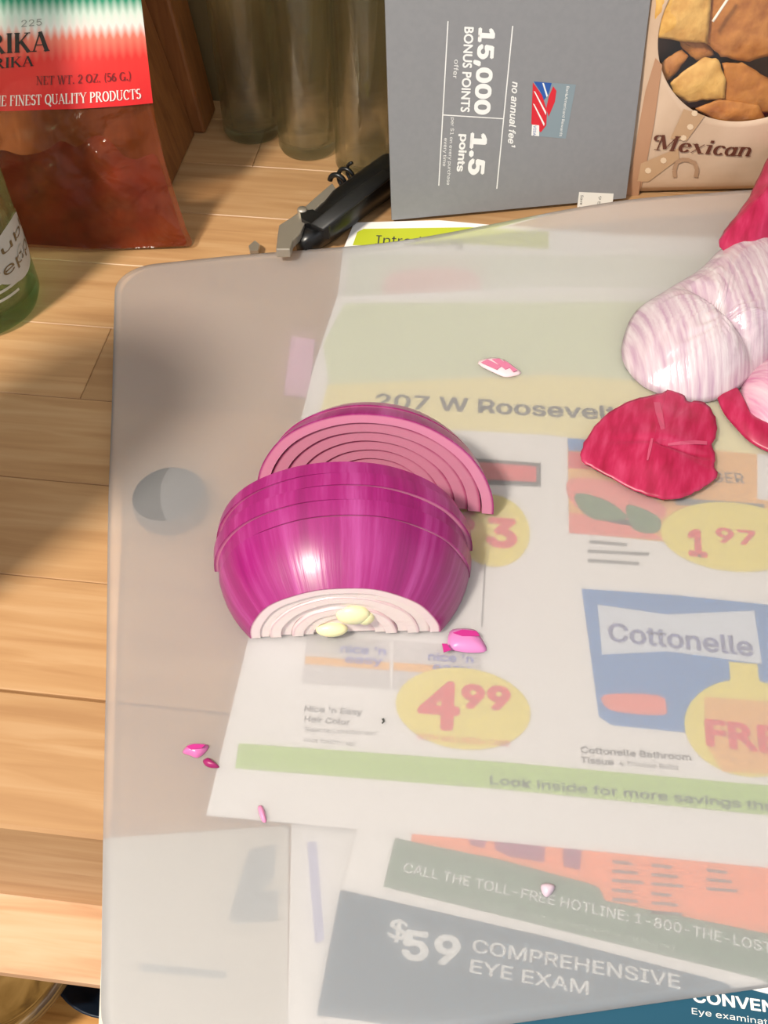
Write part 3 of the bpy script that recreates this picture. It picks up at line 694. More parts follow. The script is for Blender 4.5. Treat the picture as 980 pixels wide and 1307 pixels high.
for pts in ([(838, 514, 4), (841, 528, 4.5), (845, 545, 3), (848, 562, 2)], [(852, 568, 1.5), (868, 566, 2.2), (886, 565, 2.6), (902, 566, 2.2)], [(832, 560, 1.5), (829, 574, 2), (826, 588, 1)]):
    L_, R_2 = [], []
    for i, (x, y, w_) in enumerate(pts):
        horiz = abs(pts[-1][0] - pts[0][0]) > abs(pts[-1][1] - pts[0][1])
        L_.append(on_flake(x - (0 if horiz else w_), y - (w_ if horiz else 0))); R_2.append(on_flake(x + (0 if horiz else w_), y + (w_ if horiz else 0)))
    if all(L_) and all(R_2):
        n9 = len(L_); obj('skin_crack', L_ + R_2, [(i, i + 1, n9 + i + 1, n9 + i) for i in range(n9 - 1)], M_CRK, red)
tag(red, 'crumpled crimson onion skin flake lying apart on the mat', 'onion skin')

# ------------------------------------------------------------------ small scraps of onion
M_BITW = mat('white_onion_flesh', (232, 206, 212), .35); M_BITM = mat('magenta_bit', (186, 44, 130), .35)
def crumb(outline, h, m, label, stripes=None, m2=None):
    c = on_mat(*[sum(v) / len(outline) for v in zip(*outline)])
    r = thing('onion_scrap', c, label, 'onion scrap', None)
    P = [on_mat(x, y, .0004) for x, y in outline]; o2 = catmull([(q.x, q.y) for q in P], 3)
    R_, F = rings(o2, 4); top = [Vector((x, y, matz(x, y) + .0004 + h * (1 - s ** 3))) for x, y, s in R_]
    k = len(top); o = obj('flesh', top + [Vector((v.x, v.y, matz(v.x, v.y) + .0002)) for v in top], F + [tuple(q + k for q in f[::-1]) for f in F] + [(k - len(o2) + i, k - len(o2) + (i + 1) % len(o2), 2 * k - len(o2) + (i + 1) % len(o2), 2 * k - len(o2) + i) for i in range(len(o2))], m, r, True)
    bm = bmesh.new(); bm.from_mesh(o.data); bmesh.ops.recalc_face_normals(bm, faces=bm.faces); bm.to_mesh(o.data); bm.free()
    for s in (stripes or []):
        Q = [on_mat(x, y, .0004 + h * 1.0) for x, y in s]; V, F = slab(Q, UPZ, .0003); obj('skin_edge', V, F, m2, r)
    return r
crumb([(610, 464), (622, 457), (640, 458), (655, 467), (665, 476), (648, 481), (636, 478)], .0012, M_BITW, 'pale striped sliver of onion between the slices and the mauve peel',
      [[(614, 463), (622, 459), (640, 468), (634, 472)], [(628, 459), (637, 458), (652, 469), (645, 472)], [(642, 460), (648, 463), (660, 473), (655, 475)]], mat('pink_edge', (206, 120, 152), .4))
crumb([(574, 806), (588, 802), (606, 804), (614, 814), (621, 830), (604, 833), (584, 831), (572, 826)], .0022, mat('pink_bit', (208, 128, 184), .35), 'pink chip of onion beside the thick end piece',
      [[(578, 808), (590, 804), (608, 806), (612, 812), (590, 812)], [(564, 822), (570, 822), (576, 830), (566, 833)]], M_BITM)
crumb([(233, 960), (240, 951), (252, 949), (266, 951), (262, 960), (252, 967), (242, 964)], .0020, mat('pink_bit2', (206, 110, 168), .3), 'pink crumb of onion left of the shopping flyer, larger of two', [[(238, 953), (248, 950), (262, 951), (258, 955), (244, 957)]], M_BITM)
crumb([(259, 971), (265, 967), (272, 971), (280, 979), (270, 980), (262, 977)], .0014, mat('plum_bit', (150, 30, 96), .35), 'tiny plum coloured crumb of onion touching the larger pink crumb')
crumb([(329, 1030), (334, 1028), (338, 1036), (340, 1048), (335, 1049), (331, 1040)], .0012, mat('pink_bit3', (220, 140, 180), .35), 'thin pink thread of onion near the flyer corner')
crumb([(690, 1130), (698, 1127), (708, 1130), (706, 1138), (698, 1145), (692, 1140)], .0016, mat('lilac_bit', (206, 186, 200), .35), 'pale lilac crumb of onion above the sage green hotline band')
# tiny dark speck on the mat
P = [on_mat(x, y, .0002) for x, y in ((487, 918), (490, 917), (491, 921), (488, 924), (487, 923), (489, 921))]
V, F = slab(P, UPZ, .0003); tag(obj('crumb_speck', V, F, M_DARK, None, loc=P[0]), 'tiny dark speck on the cutting mat below the onion', 'speck')

# ================================================================== THINGS AT THE BACK
def px_x(x, y, X):
    d = ray(x, y); return CAM + d * ((X - CAM.x) / d.x)
# ------------------------------------------------------------------ slanted wooden block
q0, q1, q2 = px(210, 240), px(250, 171), px(284, 141)
BX = (q0.x + q1.x) / 2
kb = thing('wooden_block', (BX - .05, q1.y - .03, 0), 'slanted brown wooden knife block standing behind the spice bag', 'knife block')
d_ = ray(187, 0); top_b = CAM + d_ * ((q1.y - CAM.y) / d_.y)      # top of the edge between the two boards, both lean to the left
lean_x = (top_b.x - q1.x) / top_b.z
H = .15
def leaning(x0, x1, y0, y1, lx, fy, h):
    """block whose right side leans left by lx and whose front leans back by fy"""
    V = [Vector((x0, y0, 0)), Vector((x1, y0, 0)), Vector((x1, y1, 0)), Vector((x0, y1, 0))]
    V += [Vector((v.x + lx * h, v.y + (fy * h if i < 2 else 0), h)) for i, v in enumerate(V)]
    return V, [(3, 2, 1, 0), (4, 5, 6, 7), (0, 1, 5, 4), (1, 2, 6, 5), (2, 3, 7, 6), (3, 0, 4, 7)]
V, F = leaning(q1.x - .10, q1.x, q0.y, q1.y - .0005, lean_x, .33, H); body = obj('block_body', V, F, M_BLOCK, kb)
V, F = leaning(q1.x - .08, q1.x + .006, q1.y + .0005, q2.y, lean_x * .55, 0, H * .9); sup = obj('block_support', V, F, M_BLOCK, kb)
for o in (body, sup):
    bv = o.modifiers.new('bevel', 'BEVEL'); bv.width = .0018; bv.segments = 2

# ------------------------------------------------------------------ slim clear glass bottles
M_CLR = glass('clear_glass', (190, 212, 178), .015, 22)
def bottle_profile(r, h, th, neck, base=.006):
    out = [(0, .0006), (r - .004, 0), (r - .0012, .0006), (r, .003), (r, h * .66), (r * .96, h * .70), (neck, h * .80), (neck, h), (neck - th, h)]
    inn = [(neck - th, h * .80), (r * .96 - th, h * .69), (r - th, h * .65), (r - th, base + .003), (r - th - .002, base + .0006), (0, base + .0016)]
    return out + inn
for k, (bx, by, lab) in enumerate(((323, 167, 'tall slim clear glass bottle touching the wooden block'), (394, 187, 'tall slim clear glass bottle in the middle of three'), (467, 211, 'tall slim clear glass bottle behind the grey envelope'))):
    c = px(bx, by); V, F = lathe(bottle_profile(.0172, .24, .0022, .009), c, 56)
    tag(obj('glass_bottle', V, F, M_CLR, None, True, loc=c), lab, 'bottle', 'slim clear bottles')

# ------------------------------------------------------------------ green tinted soda bottle with white print
gc = px(-26, 388); GR = .0305
gb = thing('soda_bottle', gc, 'green tinted glass soda bottle with white printed label', 'bottle')
prof = [(0, .003), (.020, .0015), (.0245, 0), (.0285, .0012), (GR, .006), (GR, .105), (.029, .122), (.021, .155), (.0145, .185), (.013, .225), (.0142, .228), (.0142, .236), (.0135, .238), (.0105, .238),
        (.0103, .225), (.0115, .186), (.018, .156), (.0262, .122), (GR - .0028, .105), (GR - .0028, .013), (GR - .006, .0095), (.012, .0105), (0, .012)]
V, F = lathe(prof, gc, 72); obj('glass_body', V, F, glass('green_tint_glass', (120, 196, 124), .015, 45, .22), gb, True)
M_PRINT = mat('white_enamel_print', (196, 196, 186), .5)
def cyl(x, y, off=.0002):
    """photo pixel -> (angle, height) on the bottle's near side"""
    d = ray(x, y); o = CAM - gc; R = GR + off
    a = d.x ** 2 + d.y ** 2; b = 2 * (o.x * d.x + o.y * d.y); c = o.x ** 2 + o.y ** 2 - R * R
    disc = b * b - 4 * a * c
    t = (-b - math.sqrt(max(disc, 0))) / (2 * a); p = o + d * t
    return math.atan2(p.y, p.x), p.z
def on_cyl(a, z, off): return gc + Vector(((GR + off) * math.cos(a), (GR + off) * math.sin(a), z))
AF = math.atan2(-gc.y, -gc.x)       # facing the camera
def cyl_patch(name, a0, a1, z0, z1, m, off=.0002, n=24, shape=None):
    V, F = [], []
    for i in range(n + 1):
        u = i / n; a = a0 + (a1 - a0) * u; lo, hi = (shape(u) if shape else (0, 1))
        for v in (lo, .5 * (lo + hi), hi): V.append(on_cyl(a, z0 + (z1 - z0) * v, off))
    for i in range(n):
        for j in range(2): F.append((i * 3 + j, (i + 1) * 3 + j, (i + 1) * 3 + j + 1, i * 3 + j + 1))
    return obj(name, V, F, m, gb, True)
def cyl_text(tv, a0, a1, z0, h, m, off, rise=0.0):
    V, F = tv[:2]
    return obj('printed_text', [on_cyl(a0 + (a1 - a0) * x, z0 + h * y + rise * x, off) for x, y in V], F, m, gb)
aR, zR = cyl(30, 292)
zm = zR
# white oval with the maker's name, running round the front
aw = 1.35
cyl_patch('label_oval', aR + .12 - aw, aR + .12, zm - .013, zm + .015, M_PRINT, .0003, 30, lambda u: (.5 - .5 * math.sqrt(max(0, 1 - (2 * u - 1) ** 2)), .5 + .5 * math.sqrt(max(0, 1 - (2 * u - 1) ** 2))))
aL = cyl(0, 300)[0]; kk1 = (aR - aL) / .48; kk2 = (aR - aL) / .36
M_BRN = mat('brown_print', (118, 98, 62), .5)
cyl_text(sans('Dublin', .0), aL - .30 * kk1, aL + .70 * kk1, zm + .0045, .006, M_BRN, .0005, .0012)
cyl_text(sans('Dr Pepper'), aL - .50 * kk2, aL + .50 * kk2, zm - .0058, .008, M_BRN, .0005, .0012)
# small ring mark with a figure, and fine lines
ca, cz = cyl(28, 318)
Vr, Fr = [], []
for i in range(25):
    q = 2 * PI * i / 24
    for rr in (.0036, .0029): Vr.append(on_cyl(ca - .06 + rr * math.cos(q) / GR, cz + rr * math.sin(q), .0007))
for i in range(24): Fr.append((2 * i, 2 * i + 2, 2 * i + 3, 2 * i + 1))
obj('ring_mark', Vr, Fr, M_PRINT, gb)
cyl_text(sans('4', .0), ca - .09, ca - .03, cz - .0018, .0036, M_PRINT, .0007)
for k in range(3):
    cyl_patch('printed_line', ca - 1.0, ca - .15 - .12 * k, cz - .006 - k * .0042, cz - .0046 - k * .0042, M_PRINT, .0003, 14)

# ------------------------------------------------------------------ spice bag
PB = Plane(px(120, 318), 10, 19)
def bag_bulge(a, b): return 0
ol = [(243, 321), (237, 290), (224, 250), (210, 205), (200, 160), (193, 120), (186, 60), (180, 10), (170, -90), (158, -200), (148, -256), (100, -262), (0, -262), (-110, -258), (-125, -120), (-122, 0), (-118, 150), (-110, 270), (-90, 306), (-20, 312), (45, 316), (120, 322), (190, 328)]
ol2 = [Vector(PB.ab(x, y, .004)) for x, y in ol]
ol2 = [Vector((a, max(b, .0008))) for a, b in ol2]
ols = catmull(ol2, 5); ols = [Vector((a, max(b, .0008))) for a, b in ols]
cb = Vector(PB.ab(70, 150, .004))
def bagz(a, b, s, k=1.0):
    w_ = .011 * (1 - s ** 2.4) * (1.0 - .45 * sst(.05, .12, b))
    return k * w_ + (.0011 * math.sin(a * 210 + b * 90) + .0008 * math.sin(b * 330 - a * 150) + .0005 * math.sin(a * 600 + b * 500)) * (1 - s ** 3) * (1 - sst(.055, .075, b) * .75)
bag = thing('spice_bag', PB.at(0, 0, 0), 'clear plastic bag of red paprika powder with striped label', 'spice bag')
R_, F0 = rings(ols, 16, cb)
k = len(R_); rim = len(ols)
BACK = .35
V = [PB.at(a, b, .004 + bagz(a, b, s)) for a, b, s in R_] + [PB.at(a, b, .004 - BACK * .011 * (1 - s ** 2.4)) for a, b, s in R_]
F = [f for f in F0] + [tuple(i + k for i in f[::-1]) for f in F0]
F += [(k - rim + i, k - rim + (i + 1) % rim, 2 * k - rim + (i + 1) % rim, 2 * k - rim + i) for i in range(rim)]
m = bpy.data.materials.new('dusty_clear_film'); m.use_nodes = True; N, L = m.node_tree.nodes, m.node_tree.links
P_ = N['Principled BSDF']; P_.inputs['Base Color'].default_value = (*lin((138, 66, 30)), 1); P_.inputs['Roughness'].default_value = .18
tr = N.new('ShaderNodeBsdfTransparent'); tr.inputs['Color'].default_value = (.96, .88, .80, 1)
mx = N.new('ShaderNodeMixShader'); tc = N.new('ShaderNodeTexCoord'); nz = N.new('ShaderNodeTexNoise'); nz.inputs['Scale'].default_value = 45
rp_ = N.new('ShaderNodeMapRange'); rp_.inputs['From Min'].default_value = .3; rp_.inputs['From Max'].default_value = .7; rp_.inputs['To Min'].default_value = .16; rp_.inputs['To Max'].default_value = .5
L.new(tc.outputs['Object'], nz.inputs['Vector']); L.new(nz.outputs['Fac'], rp_.inputs['Value']); L.new(rp_.outputs[0], mx.inputs[0]); L.new(tr.outputs[0], mx.inputs[1]); L.new(P_.outputs[0], mx.inputs[2]); L.new(mx.outputs[0], N['Material Output'].inputs['Surface'])
bn = N.new('ShaderNodeTexNoise'); bn.inputs['Scale'].default_value = 60; bn.inputs['Detail'].default_value = 2; bn.inputs['Distortion'].default_value = 1.2; bb = N.new('ShaderNodeBump'); bb.inputs['Strength'].default_value = .8; bb.inputs['Distance'].default_value = .004
L.new(tc.outputs['Object'], bn.inputs['Vector']); L.new(bn.outputs['Fac'], bb.inputs['Height']); L.new(bb.outputs[0], P_.inputs['Normal'])
film = obj('film', V, F, m, bag, True)
# powder inside, heaped unevenly
pw = [(236, 317), (230, 290), (218, 252), (206, 214), (196, 196), (180, 202), (160, 198), (140, 176), (120, 172), (100, 186), (80, 178), (60, 190), (30, 196), (0, 190), (-60, 200), (-100, 230), (-98, 280), (-80, 300), (-10, 308), (60, 313), (130, 318), (190, 323)]
pw2 = [Vector(PB.ab(x, y, .004)) for x, y in pw]; pw2 = [Vector((a, max(b, .0014))) for a, b in pw2]
pws = catmull(pw2, 4); pws = [Vector((a, max(b, .0014))) for a, b in pws]
# distance along the film's own ray for the bulge under the film
def film_s(a, b):
    d = Vector((a, b)) - cb; an = math.atan2(d.y, d.x); best = None
    for i in range(rim):
        p, q = ols[i] - cb, ols[(i + 1) % rim] - cb
        den = (q.x - p.x) * d.y - (q.y - p.y) * d.x
        if abs(den) < 1e-12: continue
        t = (p.y * (q.x - p.x) - p.x * (q.y - p.y)) / (d.y * (q.x - p.x) - d.x * (q.y - p.y))
        u = ((p + 0 * q).x * d.y - p.y * d.x) / -den
        if t > 0 and -1e-6 <= u <= 1 + 1e-6: best = 1 / t if best is None else max(best, 1 / t)
    return min(1, best if best is not None else .0)
R2, F2 = rings(pws, 12)
k2 = len(R2); rim2 = len(pws)
Vf = []; Vb = []
for a, b, s in R2:
    fs = film_s(a, b); zf = bagz(a, b, fs); zb = -BACK * .011 * (1 - fs ** 2.4)
    mid = .5 * (zf + zb); e = (1 - s ** 6)
    Vf.append(PB.at(a, b, .004 + mid + (zf - .0006 - mid) * e)); Vb.append(PB.at(a, b, .004 + mid + (zb + .0005 - mid) * e))
F = [f for f in F2] + [tuple(i + k2 for i in f[::-1]) for f in F2]
o = obj('paprika_powder', Vf + Vb, F, speckle('paprika_powder', (80, 14, 6), (120, 30, 12), 60, .9, .35, .66, 6, .4), bag, True)
# printed label following the bag
m = mat('striped_label_print', (220, 40, 40), .4); N, L, P_ = nodes(m)
uv = N.new('ShaderNodeUVMap'); sp_ = N.new('ShaderNodeSeparateXYZ'); L.new(uv.outputs[0], sp_.inputs[0])
r1 = ramp(N, [(0, (222, 30, 34)), (.42, (226, 48, 42)), (.60, (232, 120, 100)), (.70, (230, 222, 216)), (.80, (206, 220, 208)), (.92, (40, 140, 108))])
wv = N.new('ShaderNodeMath'); wv.operation = 'SINE'; ml = N.new('ShaderNodeMath'); ml.operation = 'MULTIPLY'; ml.inputs[1].default_value = 190; L.new(sp_.outputs[0], ml.inputs[0]); L.new(ml.outputs[0], wv.inputs[0])
ad = N.new('ShaderNodeMath'); ad.operation = 'MULTIPLY_ADD'; ad.inputs[1].default_value = .022; L.new(wv.outputs[0], ad.inputs[0]); L.new(sp_.outputs[1], ad.inputs[2]); L.new(ad.outputs[0], r1.inputs[0]); L.new(r1.outputs[0], P_.inputs['Base Color'])
BLc, BRc, TRc, TLc = (Vector(PB.ab(x, y, .008)) for x, y in ((-110, 142), (194, 133), (177, -14), (-112, -14)))
def lab_pt(u, v, off=.0004):
    p = BLc * (1 - u) * (1 - v) + BRc * u * (1 - v) + TRc * u * v + TLc * (1 - u) * v
    return PB.at(p.x, p.y, .0046 + bagz(p.x, p.y, film_s(p.x, p.y)) + off)
NU, NV = 40, 40
VM = 2.1
V = [lab_pt(i / NU, VM * j / NV) for j in range(NV + 1) for i in range(NU + 1)]
UVs = [(i / NU, VM * j / NV) for j in range(NV + 1) for i in range(NU + 1)]
F = [(j * (NU + 1) + i, j * (NU + 1) + i + 1, (j + 1) * (NU + 1) + i + 1, (j + 1) * (NU + 1) + i) for j in range(NV) for i in range(NU)]
lab = obj('printed_label', V, F, m, bag, True, UVs); lab['label'] = 'green, white and red striped paper label'
def label_text(tv, x0, y0, x1, y1, cap, mt):
    """text on the label between photo pixels; baseline (x0,y0)-(x1,y1)"""
    def uvof(x, y):
        p = Vector(PB.ab(x, y, .0105)); u = v = .5
        for _ in range(12):
            q = BLc * (1 - u) * (1 - v) + BRc * u * (1 - v) + TRc * u * v + TLc * (1 - u) * v
            du = (BRc - BLc) * (1 - v) + (TRc - TLc) * v; dv = (TLc - BLc) * (1 - u) + (TRc - BRc) * u
            e = p - q; det = du.x * dv.y - du.y * dv.x
            u += (e.x * dv.y - e.y * dv.x) / det; v += (du.x * e.y - du.y * e.x) / det
        return Vector((u, v))
    A, B, T = uvof(x0, y0), uvof(x1, y1), uvof(x0, y0 - cap)
    V, F = tv[:2]
    def f(a, b): q = A + (B - A) * a + (T - A) * b; return lab_pt(q.x, q.y, .0008)
    return obj('printed_text', [f(a, b) for a, b in V], F, mt, lab)
M_BLK = mat('black_ink', (36, 22, 20), .5); M_DKR = mat('dark_red_ink', (112, 20, 22), .5); M_LW = mat('label_white', (240, 228, 222), .5)
label_text(serif('PAPRIKA', .20), -76, 72, 65, 64, 25, M_BLK)
label_text(serif('PAPRIKA', .17), -47, 90, 45, 83, 13, M_BLK)
label_text(serif('NET WT. 2 OZ. (56 G.)', .16), 48, 107, 166, 103, 11, M_DKR)
label_text(serif('THE FINEST QUALITY PRODUCTS', .17), -12, 134, 179, 127, 13, M_LW)
label_text(sans('225', 0), 28, 34, 54, 32, 12, mat('faint_grey_ink', (150, 150, 140), .5))

# ------------------------------------------------------------------ grey mailing envelope
e0, e1 = px(500, 286), px(797, 258)
al = math.degrees(math.atan2(e1.y - e0.y, e1.x - e0.x))
PE = Plane(e0 + Vector((0, 0, .0024)), al, 12)
M_ENV = speckle('silver_grey_paper', (130, 131, 134), (133, 134, 137), 300, .5)
c4 = [PE.ab(x, y) for x, y in ((499, 286), (797, 258), (846, -20), (511, -20))]
W_ = c4[1][0] - c4[0][0]
TOPB = .225
env = thing('envelope', PE.at(W_ / 2, 0), 'silver grey offer envelope standing on its short end', 'envelope')
oo = [PE.at(a, b) for a, b in ((0, 0), (W_, 0), (W_ + .0, TOPB), (0, TOPB))]
V, F = slab([p - PE.N * .0016 for p in oo], PE.N, .0016); eo = obj('paper', V, F, M_ENV, env)
fl_o = [PE.at(a, b, .00001) for a, b in ((.002, TOPB), (W_ - .002, TOPB))]
M_EW = mat('white_print', (232, 232, 230), .5)
def epatch(pts, m, n=.0001, name='printed_rule'):
    o = obj(name, [PE.px(x, y, n) for x, y in pts], [tuple(range(len(pts)))], m, env); return o
def etext(txt, b0, b1, cap, bold=0.0, m=M_EW, n=.0001, shear=0.0):
    """text turned a quarter clockwise: baseline runs down the photo from b0 to b1, letters' tops point right"""
    A, B, T = PE.px(*b0, n), PE.px(*b1, n), PE.px(b0[0] + cap, b0[1] + cap * .06, n)
    return lettering('printed_text', sans(txt, bold, shear), flat_map(A, B, T), m, env)
etext('15,000', (612, 35), (606, 146), 27, .04)
etext('BONUS POINTS', (593, 34), (588, 143), 12, .03)
etext('offer', (580, 76), (578, 100), 8)
etext('1.5', (602, 169), (598, 223), 27, .04)
etext('points', (588, 171), (583, 219), 13, .03)
etext('per $1 on every purchase', (576, 150), (570, 236), 6)
etext('every time', (567, 176), (565, 212), 6)
etext("no annual fee¹", (654, 104), (648, 188), 12, .02, M_EW, .0001, .2)
epatch([(571, 27), (572.4, 27), (560.6, 237), (559.2, 237)], M_EW)
epatch([(653.5, 33), (655, 33), (634.6, 241), (633.2, 241)], M_EW)
epatch([(565, 146), (643, 151), (643, 152.2), (565, 147.4)], M_EW)
# the printed card
cardp = [(680, 104), (735, 108), (722, 177), (678, 173)]
epatch(cardp, mat('card_silver_print', (128, 144, 152), .4), .0001, 'printed_card')
M_CR = mat('card_red', (206, 30, 46), .5); M_CB = mat('card_blue', (36, 84, 160), .5)
epatch([(680, 105), (692, 122), (698, 142), (697, 160), (690, 169), (678, 158)], M_CR, .0002, 'card_emblem')
epatch([(681, 104), (704, 106), (700, 120), (694, 128), (690, 118)], M_CB, .0002, 'card_emblem')
epatch([(706, 110), (710, 116), (708, 130), (700, 149), (697, 138), (700, 124)], M_CR, .0002, 'card_emblem')
epatch([(692, 106), (694, 106), (699, 122), (697.5, 124)], M_EW, .0003, 'card_emblem'); epatch([(681, 116), (683, 117), (697, 143), (696.5, 147)], M_EW, .0003, 'card_emblem')
epatch([(680, 132), (682, 133), (695, 158), (694, 161)], M_EW, .0003, 'card_emblem')
epatch([(679, 159), (688, 160), (688, 174), (678, 173)], M_EW, .0003, 'card_emblem')
etext('VISA', (681, 160), (680, 173), 5, 0, M_CB, .0004)
etext('BankAmericard Rewards', (723, 110), (714, 174), 5, 0, M_EW, .0002)
# white address window at the foot
epatch([(739, 245), (783, 247), (780, 277), (735, 275)], mat('window_paper', (226, 226, 220), .4), .0001, 'address_window')
etext('Save 123', (741, 249), (739, 273), 5, 0, M_DARK, .0002)
etext('95', (764, 250), (762, 262), 5, 0, M_GREY, .0002)

# ------------------------------------------------------------------ tortilla chip bag with a window
g0, g1 = px(790, 268), px(980, 262)
PC = Plane(px(880, 262) + Vector((0, .012, .001)), 9, 10)
chip = thing('chip_bag', PC.at(0, 0), 'tan paper tortilla chip bag with a clear oval window', 'chip bag')
wc = Vector(PC.ab(957, 32)); wrx = abs(PC.ab(1075, 32)[0] - wc.x); wry = abs(PC.ab(957, 146)[1] - wc.y)
L0 = PC.ab(787, 268)[0]; Rr = PC.ab(1230, 268)[0]; B0, T0 = .0008, .20
NA = 96
def rect_pt(ang):
    d = Vector((math.cos(ang), math.sin(ang))); t = 1e9
    if d.x > 1e-9: t = min(t, (Rr - wc.x) / d.x)
    if d.x < -1e-9: t = min(t, (L0 - wc.x) / d.x)
    if d.y > 1e-9: t = min(t, (T0 - wc.y) / d.y)
    if d.y < -1e-9: t = min(t, (B0 - wc.y) / d.y)
    return wc + d * t
angs = sorted(set([2 * PI * i / NA for i in range(NA)] + [math.atan2(y - wc.y, x - wc.x) % (2 * PI) for x in (L0, Rr) for y in (B0, T0)]))
def cbz(a, b):
    u = (a - L0) / (Rr - L0); v = (b - B0) / (T0 - B0)
    return .014 * (max(0, u * (1 - u)) * 4) ** .5 * (max(0, v * (1 - v)) * 4) ** .45 + .0006 * math.sin(a * 120) * math.sin(b * 90)
V, F = [], []; NR = 12; n_ = len(angs)
for j in range(NR + 1):
    s = j / NR
    for a in angs:
        w_in = wc + Vector((wrx * math.cos(a), wry * math.sin(a))); q = w_in.lerp(rect_pt(a), s)
        V.append(PC.at(q.x, q.y, cbz(q.x, q.y)))
for j in range(NR):
    for i in range(n_): i2 = (i + 1) % n_; F.append((j * n_ + i, j * n_ + i2, (j + 1) * n_ + i2, (j + 1) * n_ + i))
m = speckle('tan_kraft_print', (190, 162, 136), (204, 178, 154), 30, .45)
front = obj('front_panel', V, F, m, chip, True); solidify(front, .0003, 0)
# back panel
V = [PC.at(x, y, -.016 * (1 - s ** 4) - .0004) for x, y, s in rings([rect_pt(a) for a in angs], 8)[0]]
F = [f[::-1] for f in rings([rect_pt(a) for a in angs], 8)[1]]
bp = obj('back_panel', V, F, mat('brown_bag_inside', (96, 62, 36), .6), chip, True); solidify(bp, .0003, 0)
# brown band along the left side, print
def cpatch(pts, m, off=.0006, name='printed_patch', sub=10):
    ab = [Vector(PC.ab(x, y, .008)) for x, y in pts]
    R3, F3 = rings([ab[i].lerp(ab[(i + 1) % len(ab)], t / sub) for i in range(len(ab)) for t in range(sub)], 5)
    o = obj(name, [PC.at(a, b, cbz(a, b) + off) for a, b, s in R3], F3, m, chip, True); return o
cpatch([(800, 262), (818, 262), (836, 160), (846, 84), (838, 76), (826, 120)], mat('brown_edge_print', (172, 130, 100), .45), .0007, 'printed_band')
M_STRAP = mat('strap_print', (184, 150, 116), .45); M_STUD = mat('stud_print', (220, 196, 166), .45)
cpatch([(872, 138), (898, 146), (876, 180), (856, 178)], M_STRAP, .0008, 'printed_strap'); cpatch([(820, 212), (866, 190), (868, 204), (830, 236), (816, 236)], M_STRAP, .0008, 'printed_strap')
for x, y in ((885, 143), (880, 161), (872, 176), (848, 207), (829, 221)):
    cpatch([(x + 4 * math.cos(q * PI / 4), y + 4 * math.sin(q * PI / 4)) for q in range(8)], M_STUD, .0010, 'printed_stud', 1)
M_SHOE = mat('horseshoe_print', (168, 134, 106), .45)
hs = [(863 + 6 * 0, 229), (862, 220), (864, 210), (871, 205), (879, 205), (887, 209), (890, 218), (889, 228)]
for (xa, ya), (xb, yb) in zip(hs, hs[1:]):
    dx, dy = xb - xa, yb - ya; l = math.hypot(dx, dy); nx_, ny_ = -dy / l * 2.6, dx / l * 2.6
    cpatch([(xa + nx_ - dx / l, ya + ny_), (xa - nx_ - dx / l, ya - ny_), (xb - nx_ + dx / l, yb - ny_), (xb + nx_ + dx / l, yb + ny_)], M_SHOE, .0010, 'horseshoe_mark', 1)
def ctext(tv, b0, b1, cap, m):
    A, B, T = (Vector(PC.ab(*q, .008)) for q in (b0, b1, (b0[0] + cap * .1, b0[1] - cap)))
    V, F = tv[:2]
    def f(a, b): q = A + (B - A) * a + (T - A) * b; return PC.at(q.x, q.y, cbz(q.x, q.y) + .0011)
    return obj('printed_text', [f(a, b) for a, b in V], F, m, chip)
ctext(serif('Mexican', .16, .05, .18), (834, 193), (957, 198), 20, mat('brown_lettering', (92, 48, 34), .5))
# clear window film with a folded glint
m = bpy.data.materials.new('clear_window_film'); m.use_nodes = True; N, L = m.node_tree.nodes, m.node_tree.links
N.remove(N['Principled BSDF']); tr = N.new('ShaderNodeBsdfTransparent'); gl_ = N.new('ShaderNodeBsdfGlossy'); gl_.inputs['Roughness'].default_value = .12; mx = N.new('ShaderNodeMixShader'); mx.inputs[0].default_value = .06
L.new(tr.outputs[0], mx.inputs[1]); L.new(gl_.outputs[0], mx.inputs[2]); L.new(mx.outputs[0], N['Material Output'].inputs['Surface'])
R3, F3 = rings([wc + Vector((wrx * 1.03 * math.cos(2 * PI * i / 48), wry * 1.03 * math.sin(2 * PI * i / 48))) for i in range(48)], 10)
obj('window_film', [PC.at(a, b, cbz(a, b) - .0008) for a, b, s in R3], F3, m, chip, True)
A, B = PC.ab(912, 30, .013), PC.ab(936, -6, .013)
V, F = tube([PC.at(A[0] + (B[0] - A[0]) * t / 8, A[1] + (B[1] - A[1]) * t / 8, cbz(*A) + .0002) for t in range(9)], .0007, 8)
obj('crease_glint', V, F, mat('pale_crease_glint', (236, 226, 210), .08, Specular_IOR_Level=1.0), chip, True)  # bright glint along the film's fold, painted in as a pale tube
M_CH = [speckle('golden_chip', (196, 142, 68), (222, 176, 98), 130, .6, .3, .6, 5, .5), speckle('toasted_chip', (158, 92, 36), (192, 126, 58), 130, .6, .3, .6, 5, .5)]
